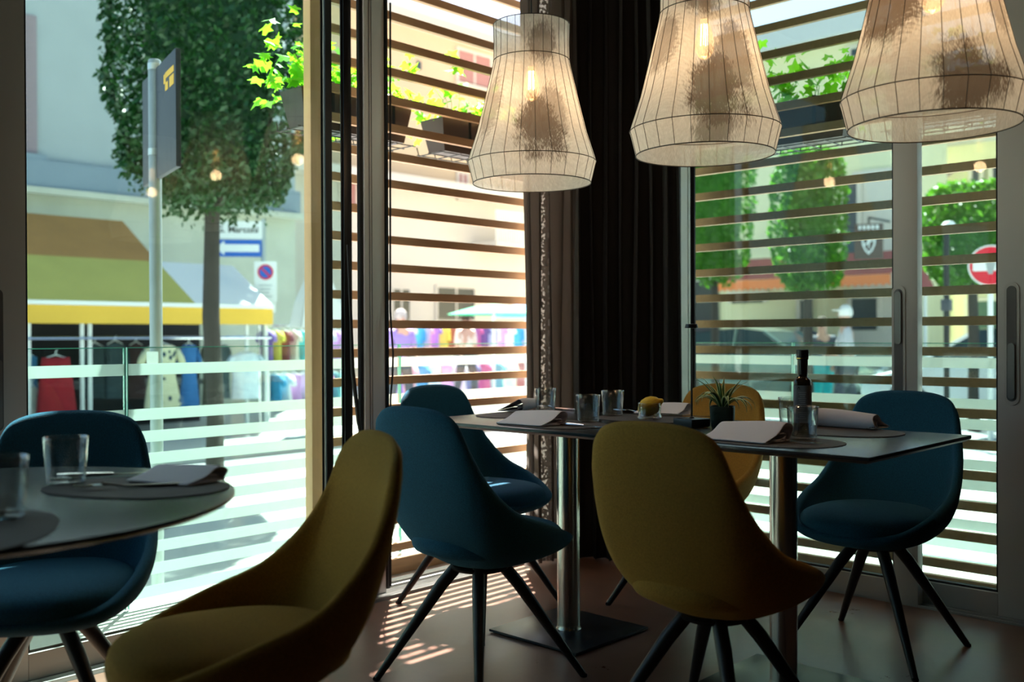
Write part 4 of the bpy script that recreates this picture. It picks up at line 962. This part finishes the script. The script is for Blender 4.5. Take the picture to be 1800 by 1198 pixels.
cn = ['white', 'violet', 'crimson', 'blue', 'cream', 'mauve', 'yellow', 'navy', 'pink', 'turquoise', 'bright white', 'maroon']
on = ['first', 'second', 'third', 'fourth', 'fifth', 'sixth', 'seventh', 'eighth', 'ninth', 'tenth', 'eleventh', 'twelfth', 'thirteenth', 'fourteenth', 'fifteenth', 'sixteenth', 'seventeenth', 'eighteenth']
def rack(pxa, pxb, Y, z, label):
    r = thing('clothes_rack', label, 'rack'); xa, xb = px_x(pxa, Y), px_x(pxb, Y)
    MB().tube([(xa, Y, z), (xb, Y, z)], .014, 8).build('rail', 'chrome', r)
    for x in (xa, xb): MB().tube([(x, Y, G), (x, Y, z)], .018, 8).build('post', 'chrome', r)
    return r
zr1 = px_z(500, 572, YS + 1.2); rack(456, 600, YS + 1.2, zr1, 'upper clothes rack right of the sign post, seen beside the wooden post')
for i in range(9):
    k_ = (i * 5 + 1) % 12; hang('shirt', 460 + i * 15, 476 + i * 15, 0, 0, YS + 1.2, cols[k_], '%s garment, %s from the sign post on the upper rack' % (cn[k_], on[i]), seed=30 + i, rail=zr1, h_=.52)
zr2 = px_z(500, 648, YS + .2); rack(472, 600, YS + .2, zr2, 'lower clothes rack right of the white shirt')
for i in range(7):
    k_ = (i * 7 + 3) % 12; hang('dress', 476 + i * 17, 490 + i * 17, 0, 0, YS + .2, cols[k_], '%s garment, %s from the white shirt on the lower rack' % (cn[k_], on[i]), seed=50 + i, rail=zr2, h_=.5)
YM = 17.0
zr3 = px_z(800, 565, YM); rack(570, 960, YM, zr3, 'long market clothes rack between the slats beside the open doorway')
for i in range(18):
    k_ = (i * 5) % 12; hang('shirt' if i % 3 else 'coat', 682 + i * 14.5, 698 + i * 14.5, 0, 0, YM, cols[k_], '%s garment, %s from the grey door post on the long rack' % (cn[k_], on[i]), seed=70 + i, rail=zr3, h_=.62)
zr4 = px_z(800, 634, YM - 1.2); rack(570, 960, YM - 1.2, zr4, 'low clothes rack in front of the long rack, below the balustrade top')
for i in range(11):
    k_ = (i * 7 + 1) % 12; hang('dress', 690 + i * 22, 706 + i * 22, 0, 0, YM - 1.2, cols[k_], '%s garment, %s from the grey door post on the low rack' % (cn[k_], on[i]), seed=100 + i, rail=zr4, h_=.6)

def parasol(px, py_top, py_edge, t_, w_, m, label, closed=False):
    p = at(px, 600, t=t_); zt2 = at(px, py_top, t=t_).z - G; ze = at(px, py_edge, t=t_).z - G; r = thing('market_parasol', label, 'parasol', (p.x, p.y, G))
    MB().tube([(0, 0, 0), (0, 0, zt2)], .025, 8).build('pole', 'sign_white', r)
    n_ = 8 if not closed else 16
    vs = [(0, 0, zt2)]; rings_ = [(.5, .35), (1, 1)] if not closed else [(.35, .15), (.8, .6), (1, 1)]
    for k_, d_ in rings_:
        for i in range(n_): a = 2 * PI * i / n_; f_ = 1 + (.35 * (i % 2) if closed else 0); vs.append((w_ / 2 * k_ * f_ * math.cos(a), w_ / 2 * k_ * f_ * math.sin(a), zt2 + (ze - zt2) * d_))
    fs = [(0, 1 + i, 1 + (i + 1) % n_) for i in range(n_)]
    for j in range(len(rings_) - 1): fs += [(1 + j * n_ + i, 1 + (j + 1) * n_ + i, 1 + (j + 1) * n_ + (i + 1) % n_, 1 + j * n_ + (i + 1) % n_) for i in range(n_)]
    mods(MB().add(vs, fs).build('canopy', m, r, smooth=False), .01); return r
parasol(868, 534, 552, 17, 1.6, mat('canopy_green', (.03, .42, .20), .8), 'green market parasol seen between the slats left of the curtain')
parasol(925, 530, 556, 20, 1.4, mat('canopy_blue', (.05, .30, .65), .8), 'blue market parasol beside the green one')
parasol(560, 462, 575, 14, .62, 'umbrella_white', 'half closed white parasol right of the no parking sign', True)
oc = thing('orange_awning', 'orange shop awning behind the blue arrow sign', 'awning')
ca = at(400, 440, t=19); cb = at(470, 455, t=19); cc_ = at(450, 505, t=18.4)
mods(MB().add([tuple(at(392, 450, t=19.5)), tuple(at(462, 448, t=19.5)), tuple(at(466, 512, t=18.9)), tuple(at(440, 506, t=18.9))], [(0, 1, 2, 3)]).build('awning_cloth', 'umbrella_orange', oc, smooth=False), .02)

# --- cream building across the side street (plane X)
XF = 22.0
def YY(px, X=XF): return at(px, 600, X=X).y
def ZZ(px, py, X=XF): return at(px, py, X=X).z
r = thing('cream_building', 'cream building with a red shop awning across the side street', 'building')
ztop2 = ZZ(1430, 86)
MB().box(XF, XF + 3.5, YY(1566), YY(1120), G, ztop2).build('wall', 'plaster_yellow', r, smooth=False)
MB().box(XF - .7, XF + 3.8, YY(1570), YY(1110), ztop2 + .003, ztop2 + .45).build('roof', 'roof_pale', r, smooth=False)
MB().box(XF - .06, XF - .003, YY(1600) , YY(1500), G, ZZ(1520, 300)).build('shopfront_wall', 'plaster_pale', r, smooth=False)
def wndx(par, px0, px1, py0, py1, m, X=XF, nm='window'):
    y0, y1 = YY(px1, X), YY(px0, X); z1, z0 = ZZ(px0, py0, X), ZZ(px0, py1, X); o = MB().box(X - .09, X - .063, y0, y1, z0, z1).build(nm, m, par, smooth=False)
    f = MB().box(X - .12, X - .064, y0 - .1, y0 - .002, z0, z1 + .1).box(X - .12, X - .064, y1 + .002, y1 + .1, z0, z1 + .1).box(X - .12, X - .064, y0, y1, z1 + .002, z1 + .1); f.build('window_frame', 'plaster_pale', o, smooth=False); return o
wndx(r, 1491, 1510, 322, 445, 'shutter_dark'); wndx(r, 1410, 1424, 528, 640, 'window_dark', nm='door'); wndx(r, 1500, 1545, 525, 580, 'window_dark')
wndx(r, 1224, 1258, 495, 640, 'window_dark', nm='door'); wndx(r, 1290, 1345, 520, 533, 'window_dark'); wndx(r, 1500, 1512, 88, 100, 'shutter_dark')
aw = thing('shop_awning', 'faded red and orange scalloped awning on the cream building', 'awning')
for (pa_, pb_) in ((1256, 1566),):
    y0, y1 = YY(pb_, XF - 1.3), YY(pa_, XF - 1.3); zA, zB, zC = ZZ(1400, 452, XF - .1), ZZ(1400, 488, XF - 1.3), ZZ(1400, 508, XF - 1.3)
    mods(MB().add([(XF - .14, y0, zA), (XF - .14, y1, zA), (XF - 1.3, y1, zB), (XF - 1.3, y0, zB)], [(0, 1, 2, 3)]).build('awning_cloth', 'awning_red', aw, smooth=False), .02)
    n_ = 28; vs = []
    for i in range(n_ * 4 + 1): y = y0 + (y1 - y0) * i / (n_ * 4); vs += [(XF - 1.32, y, zB - .01), (XF - 1.32, y, zC + .05 * abs(math.sin(PI * i / 4)))]
    mods(MB().add(vs, [(2 * i, 2 * i + 1, 2 * i + 3, 2 * i + 2) for i in range(n_ * 4)]).build('valance', 'awning_orange', aw, smooth=False), .01)
# yellow house further right
r = thing('yellow_house', 'yellow house with blue shutters behind the right window leaf', 'building')
XH = 27.0
MB().box(XH, XH + 8, YY(2100, XH), YY(1600, XH), G, ZZ(1690, 255, XH)).build('wall', 'plaster_yellow', r, smooth=False)
MB().box(XH - .8, XH + 8, YY(2110, XH), YY(1590, XH), ZZ(1690, 255, XH) + .003, ZZ(1690, 255, XH) + .5).build('roof', 'roof_pale', r, smooth=False)
for (a1, a2, b1, b2) in ((1712, 1724, 295, 330), (1748, 1760, 290, 328), (1640, 1652, 380, 420)): wndx(r, a1, a2, b1, b2, 'shutter_dark', XH)
wndx(r, 1640, 1662, 525, 600, 'window_dark', XH); wndx(r, 1704, 1760, 530, 600, mat('shop_green', (.06, .12, .09), .7), XH, 'door')
MB().add([(XH - 1.2, YY(1690, XH), ZZ(1650, 330, XH)), (XH - 1.2, YY(1600, XH), ZZ(1650, 330, XH)), (XH - .1, YY(1600, XH), ZZ(1650, 300, XH)), (XH - .1, YY(1690, XH), ZZ(1650, 300, XH))], [(0, 1, 2, 3)]).build('porch_roof', 'shutter_mauve', r, smooth=False)
aw = thing('small_awning', 'small red awning seen through the right window leaf beside the clipped tree', 'awning')
mods(MB().add([tuple(at(1612, 470, t=20.8)), tuple(at(1628, 470, t=20.8)), tuple(at(1642, 508, t=19.8)), tuple(at(1600, 508, t=19.8))], [(0, 1, 2, 3)]).build('awning_cloth', 'awning_red', aw, smooth=False), .02)
q_ = at(1626, 470, t=20.8); MB().tube([(q_.x, q_.y, G), tuple(q_)], .04, 8).build('post', 'sign_white', aw)

# hanging shop sign with a shield
p = at(1527, 424, t=21.3); sb = thing('shop_sign', 'brown hanging shop sign with a white shield emblem behind the wide right leaf', 'sign', tuple(p), math.atan2(-p.y, -p.x) + PI / 2)
k = 21.3 / F; MB().bbox(-24 * k, 24 * k, -.02, .02, -31 * k, 31 * k, .004).build('board', mat('sign_brown', (.10, .06, .045), .6), sb)
sh = [(-.8, .75), (0, .95), (.8, .75), (.72, -.1), (.42, -.65), (0, -1.0), (-.42, -.65), (-.72, -.1)]
s_ = MB(); s_.add([(x * 15 * k, -.0225, z * 19 * k - 4 * k) for x, z in sh] + [(x * 11 * k, -.0225, z * 15 * k - 4 * k) for x, z in sh], [(i, (i + 1) % 8, 8 + (i + 1) % 8, 8 + i) for i in range(8)])
s_.add([(-8 * k, -.0225, -8 * k), (8 * k, -.0225, 2 * k), (8 * k, -.0225, 5 * k), (-8 * k, -.0225, -5 * k)], [(0, 1, 2, 3)]); s_.add([(-3 * k, -.0225, 9 * k), (3 * k, -.0225, 9 * k), (0, -.0225, -16 * k)], [(0, 1, 2)])
s_.build('shield_emblem', 'sign_white', sb, smooth=False)
s_ = MB()
for i in range(5): s_.box((-17 + i * 7.2) * k, (-12.5 + i * 7.2) * k, -.0228, -.0222, 21 * k, 28 * k)
s_.build('sign_lettering', 'sign_white', sb, smooth=False)
MB().tube([(0, 0, 31 * k), (0, 0, 42 * k)], .02, 8).tube([(0, 0, 42 * k), ((XF - .1 - p.x) * math.cos(sb.rotation_euler.z), -(XF - .1 - p.x) * math.sin(sb.rotation_euler.z), 42 * k)], .025, 8).build('bracket', 'wire_black', sb)

# no entry sign
p = at(1741, 467, t=12); ne = thing('no_entry_sign', 'round red and white no-entry sign on a pale pole behind the right window leaf', 'signpost', (p.x, p.y, G), math.atan2(-p.y, -p.x) + PI / 2)
k = 12 / F; zc_ = p.z - G
MB().ring([(.03, 0), (.03, zc_ + .18)], 16, cap1=True).build('pole', 'sign_white', ne)
dk = MB().ring([(.0005, 0), (36 * k, 0), (36 * k, .008), (.0005, .008)], 48); dk.xf(Matrix.Translation((0, -.033, zc_)) @ Matrix.Rotation(PI / 2, 4, 'X')).build('disc', 'sign_white', ne, smooth=False)
d_ = disc(.0005, 33.5 * k, 'sign_red', 'red_face', -.0425, ne, 0, zc_)
b_ = MB().box(-28 * k, 28 * k, -.0445, -.0435, zc_ - 9 * k, zc_ + 7 * k).build('white_bar', 'sign_white', ne, smooth=False)
g_ = MB().add([(x * k, -.0450, zc_ + z * k) for x, z in ((-8, 6), (-3, 10), (4, 9), (9, 5), (6, -6), (3, -15), (-3, -15), (-6, -6))], [tuple(range(8))]).build('grey_sticker', mat('sticker_grey', (.35, .36, .36), .7), b_, smooth=False)
# street lamp
p = at(1664, 600, t=12); sl_ = thing('street_lamp', 'dark street lamp post with a pale dome behind the right window leaf', 'lamp', (p.x, p.y, G)); zz = at(1664, 398, t=12).z - G
MB().tube([(0, 0, 0), (0, 0, zz)], .035, 10).build('pole', 'wire_black', sl_); MB().ring([(.0005, zz + .07), (.05, zz + .06), (.08, zz + .02), (.085, zz)], 20, .02, -.02, cap1=True).build('dome', 'sign_white', sl_)
z2 = at(1664, 536, t=12).z - G; MB().bbox(-.06, .06, -.05, .05, z2 - .07, z2 + .07, .008).build('meter_box', mat('box_dark', (.04, .045, .06), .5), sl_)

# --- parked cars
mat('tyre', (.012, .012, .012), .8); mat('car_glass', (.02, .04, .045), .08); mat('headlight', (.8, .85, .85), .1, metal=.3)
def px_at(px, X): return at(px, 600, X=X).y
def car(xy, deg, col, label, Lc=4.1):
    p = Vector((xy[0], xy[1], 0)); r = thing('parked_car', label, 'car', (p.x, p.y, G), math.radians(deg)); nm = 'paint_%.2f' % col[0] + '_%.2f' % col[2]; mat(nm, col, .25, coat=.8)
    W = .86; sect = [(-2.05, .35, .70, .78), (-1.95, .28, .82, .84), (-1.5, .25, .92, .86), (-.6, .22, .95, .86), (.9, .22, .92, .86), (1.6, .24, .78, .84), (1.98, .30, .68, .80), (2.05, .38, .58, .74)]
    vs = []
    for x, zl_, zh, w_ in sect: vs += [(x, -w_, zl_), (x, -w_ * 1.0, (zl_ + zh) / 2), (x, -w_ * .94, zh), (x, w_ * .94, zh), (x, w_, (zl_ + zh) / 2), (x, w_, zl_)]
    n_ = len(sect); fs = [(j * 6 + i, j * 6 + (i + 1) % 6, (j + 1) * 6 + (i + 1) % 6, (j + 1) * 6 + i) for j in range(n_ - 1) for i in range(6)] + [(5, 4, 3, 2, 1, 0), tuple((n_ - 1) * 6 + i for i in range(6))]
    mods(MB().add(vs, fs).build('body', nm, r), bev=.04)
    cab = [(-1.75, .93), (-1.35, 1.38), (-.2, 1.46), (.35, 1.40), (1.10, .93)]; vs = []
    for x, z in cab: w_ = .80 - (z - .93) * .32; vs += [(x, -w_, z), (x, w_, z)]
    b0 = [(x, s_ * .80, .925) for x in (-1.75, -1.35, -.2, .35, 1.10) for s_ in (-1, 1)]
    nn_ = len(vs); vs += b0; fs = [(2 * i, 2 * i + 1, 2 * i + 3, 2 * i + 2) for i in range(4)] + [(2 * i, 2 * i + 2, nn_ + 2 * i + 2, nn_ + 2 * i) for i in range(4)] + [(2 * i + 1, nn_ + 2 * i + 1, nn_ + 2 * i + 3, 2 * i + 3) for i in range(4)]
    MB().add(vs, fs).build('windows', 'car_glass', r, smooth=False)
    rf = MB().add([(-1.34, -.64, 1.395), (-1.34, .64, 1.395), (-.2, -.62, 1.475), (-.2, .62, 1.475), (.34, -.64, 1.415), (.34, .64, 1.415)], [(0, 1, 3, 2), (2, 3, 5, 4)])
    for s_ in (-1, 1):
        for (xa, za, xb, zb_) in ((-1.75, .94, -1.34, 1.39), (.34, 1.41, 1.10, .94), (-.25, 1.46, -.25, .94)): rf.tube([(xa, s_ * (.82 - (za - .93) * .33), za), (xb, s_ * (.82 - (zb_ - .93) * .33), zb_)], .03, 6)
    mods(rf.build('roof', nm, r), None)
    for x in (-1.28, 1.28):
        for s_ in (-1, 1): w_ = MB().ring([(.0005, -.09), (.30, -.09), (.32, -.06), (.32, .06), (.30, .09), (.0005, .09)], 24); w_.xf(Matrix.Translation((x, s_ * .79, .32)) @ Matrix.Rotation(PI / 2, 4, 'X')); w_.build('wheel', 'tyre', r)
    for s_ in (-1, 1): MB().bbox(1.96, 2.06, s_ * .62 - .14, s_ * .62 + .14, .56, .68, .02).build('headlight', 'headlight', r)
    MB().bbox(2.04, 2.07, -.26, .26, .38, .48, .004).build('number_plate', 'sign_white', r); return r
car((17.5, px_at(1345, 17.5)), -90, (.10, .16, .14), 'dark green parked car seen through the slats left of the bottle')
car((20.5, px_at(1380, 20.5)), -90, (.02, .05, .10), 'dark blue parked car standing behind the dark green one')
car((15.5, px_at(1790, 15.5)), 90, (.75, .76, .78), 'white parked car behind the right window leaf')

# --- people
def person(px, t_, face, hgt, label, shirt, legs, hair, cap=None, arm=0):
    p = at(px, 600, t=t_); r = thing('person', label, 'person', (p.x, p.y, G), face); s = hgt / 1.75
    P_ = {'pel': (0, 0, .95, .13), 'wst': (0, 0, 1.08, .125), 'chs': (.0, 0, 1.30, .145), 'nck': (.01, 0, 1.47, .058), 'hd0': (.025, 0, 1.56, .075), 'hd1': (.03, 0, 1.66, .092), 'hd2': (.02, 0, 1.72, .07)}
    E_ = [('pel', 'wst'), ('wst', 'chs'), ('chs', 'nck'), ('nck', 'hd0'), ('hd0', 'hd1'), ('hd1', 'hd2')]
    for s_, q in ((1, 'l'), (-1, 'r')):
        fwd_ = .16 * s_
        P_.update({'hp' + q: (0, s_ * .09, .90, .095), 'kn' + q: (fwd_ * .7 + .02, s_ * .10, .50, .06), 'an' + q: (fwd_ - .05, s_ * .10, .09, .042), 'ft' + q: (fwd_ + .09, s_ * .11, .035, .034),
                   'sh' + q: (0, s_ * .185, 1.40, .062), 'el' + q: (-.03 + arm * .10, s_ * .235, 1.13, .045), 'wr' + q: (.07 + arm * .18, s_ * .22, .93 + arm * .12, .032), 'hn' + q: (.10 + arm * .22, s_ * .21, .85 + arm * .13, .036)})
        E_ += [('pel', 'hp' + q), ('hp' + q, 'kn' + q), ('kn' + q, 'an' + q), ('an' + q, 'ft' + q), ('chs', 'sh' + q), ('sh' + q, 'el' + q), ('el' + q, 'wr' + q), ('wr' + q, 'hn' + q)]
    def skin(name, keys, edges, grow, m, root):
        me = bpy.data.meshes.new(name); ix = {k_: i for i, k_ in enumerate(keys)}; me.from_pydata([tuple(c * s for c in P_[k_][:3]) for k_ in keys], [(ix[a], ix[b_]) for a, b_ in edges if a in ix and b_ in ix], [])
        me.materials.append(MATS[m]); o = bpy.data.objects.new(name, me); COL.objects.link(o); o.parent = r
        md = o.modifiers.new('k', 'SKIN'); md.use_smooth_shade = True
        for k_, i in ix.items(): rr_ = (P_[k_][3] + grow) * s; me.skin_vertices[0].data[i].radius = (rr_, rr_); me.skin_vertices[0].data[i].use_root = (k_ == root)
        o.modifiers.new('u', 'SUBSURF').render_levels = 1; return o
    body = skin('body', list(P_), E_, 0, 'skin', 'pel')
    for s_ in (1, -1):
        h_ = MB(); c = Vector(P_['hnl' if s_ == 1 else 'hnr'][:3])
        for k_ in range(4): h_.tube([tuple((c + Vector((.01, (k_ - 1.5) * .016, 0))) * s), tuple((c + Vector((.035, (k_ - 1.5) * .018, -.05))) * s), tuple((c + Vector((.03, (k_ - 1.5) * .017, -.08 + abs(k_ - 1.4) * .008))) * s)], [.009 * s, .008 * s, .006 * s], 6)
        h_.tube([tuple((c + Vector((.01, -.025 * s_, .01))) * s), tuple((c + Vector((.05, -.045 * s_, -.02))) * s)], [.011 * s, .007 * s], 6); h_.build('fingers', 'skin', r)
    skin('shirt', ['pel', 'wst', 'chs', 'shl', 'shr', 'ell', 'elr'], E_, .018, shirt, 'chs')
    skin('trousers', ['pel', 'hpl', 'hpr', 'knl', 'knr', 'anl', 'anr'][:7], E_, .020, legs, 'pel')
    hh_ = MB().ring([(.0005, .115), (.05, .105), (.09, .06), (.102, .0), (.095, -.05)], 20); hh_.xf(Matrix.Scale(s, 4) @ Matrix.Translation((.012, 0, 1.665))); hh_.build('hair' if not cap else 'cap', cap or hair, r)
    fc = MB()
    for s_ in (1, -1): fc.ring([(.0005, -.006), (.010, 0), (.0005, .006)], 8, .112 * s, .032 * s * s_)
    for i in range(len(fc.v)): fc.v[i] = (fc.v[i][0], fc.v[i][1], fc.v[i][2] + 1.655 * s)
    fc.build('eyes', 'ink', r)
    MB().tube([(.112 * s, 0, 1.66 * s), (.138 * s, 0, 1.625 * s), (.115 * s, 0, 1.615 * s)], [.008, .014, .008], 6).build('nose', 'skin', r)
    MB().tube([(.108 * s, -.025 * s, 1.585 * s), (.117 * s, 0, 1.583 * s), (.108 * s, .025 * s, 1.585 * s)], .006, 6).build('mouth', mat('lip', (.4, .12, .1), .6), r)
    if cap: MB().bbox(.08 * s, .19 * s, -.06 * s, .06 * s, 1.69 * s, 1.705 * s, .005).build('cap_brim', cap, r)
    return r
mat('cloth_grey', (.55, .54, .56), .9); mat('cloth_dark', (.08, .09, .11), .9); mat('cloth_teal', (.02, .45, .48), .9); mat('cloth_cap', (.85, .84, .80), .8); mat('hair_brown', (.06, .035, .02), .8); mat('hair_grey', (.45, .42, .40), .8); mat('cloth_violet', (.30, .22, .55), .9); mat('cloth_cream', (.75, .65, .55), .9)
person(1488, 14, 2.2, 1.74, 'person in a pale cap and grey shirt standing in the street behind the bottle', 'cloth_grey', 'cloth_dark', 'hair_grey', 'cloth_cap', 1)
person(1446, 15, 3.4, 1.60, 'person in a dark top and turquoise trousers left of the person in the cap', 'cloth_dark', 'cloth_teal', 'hair_brown', None, .6)
person(704, 16.0, -1.9, 1.76, 'person in a violet top at the market rack beside the grey door post', 'cloth_violet', 'cloth_dark', 'hair_grey', None, .5)
person(819, 19.5, -1.6, 1.78, 'person in a cream top behind the long market rack', 'cloth_cream', 'cloth_dark', 'hair_brown', None, .2)
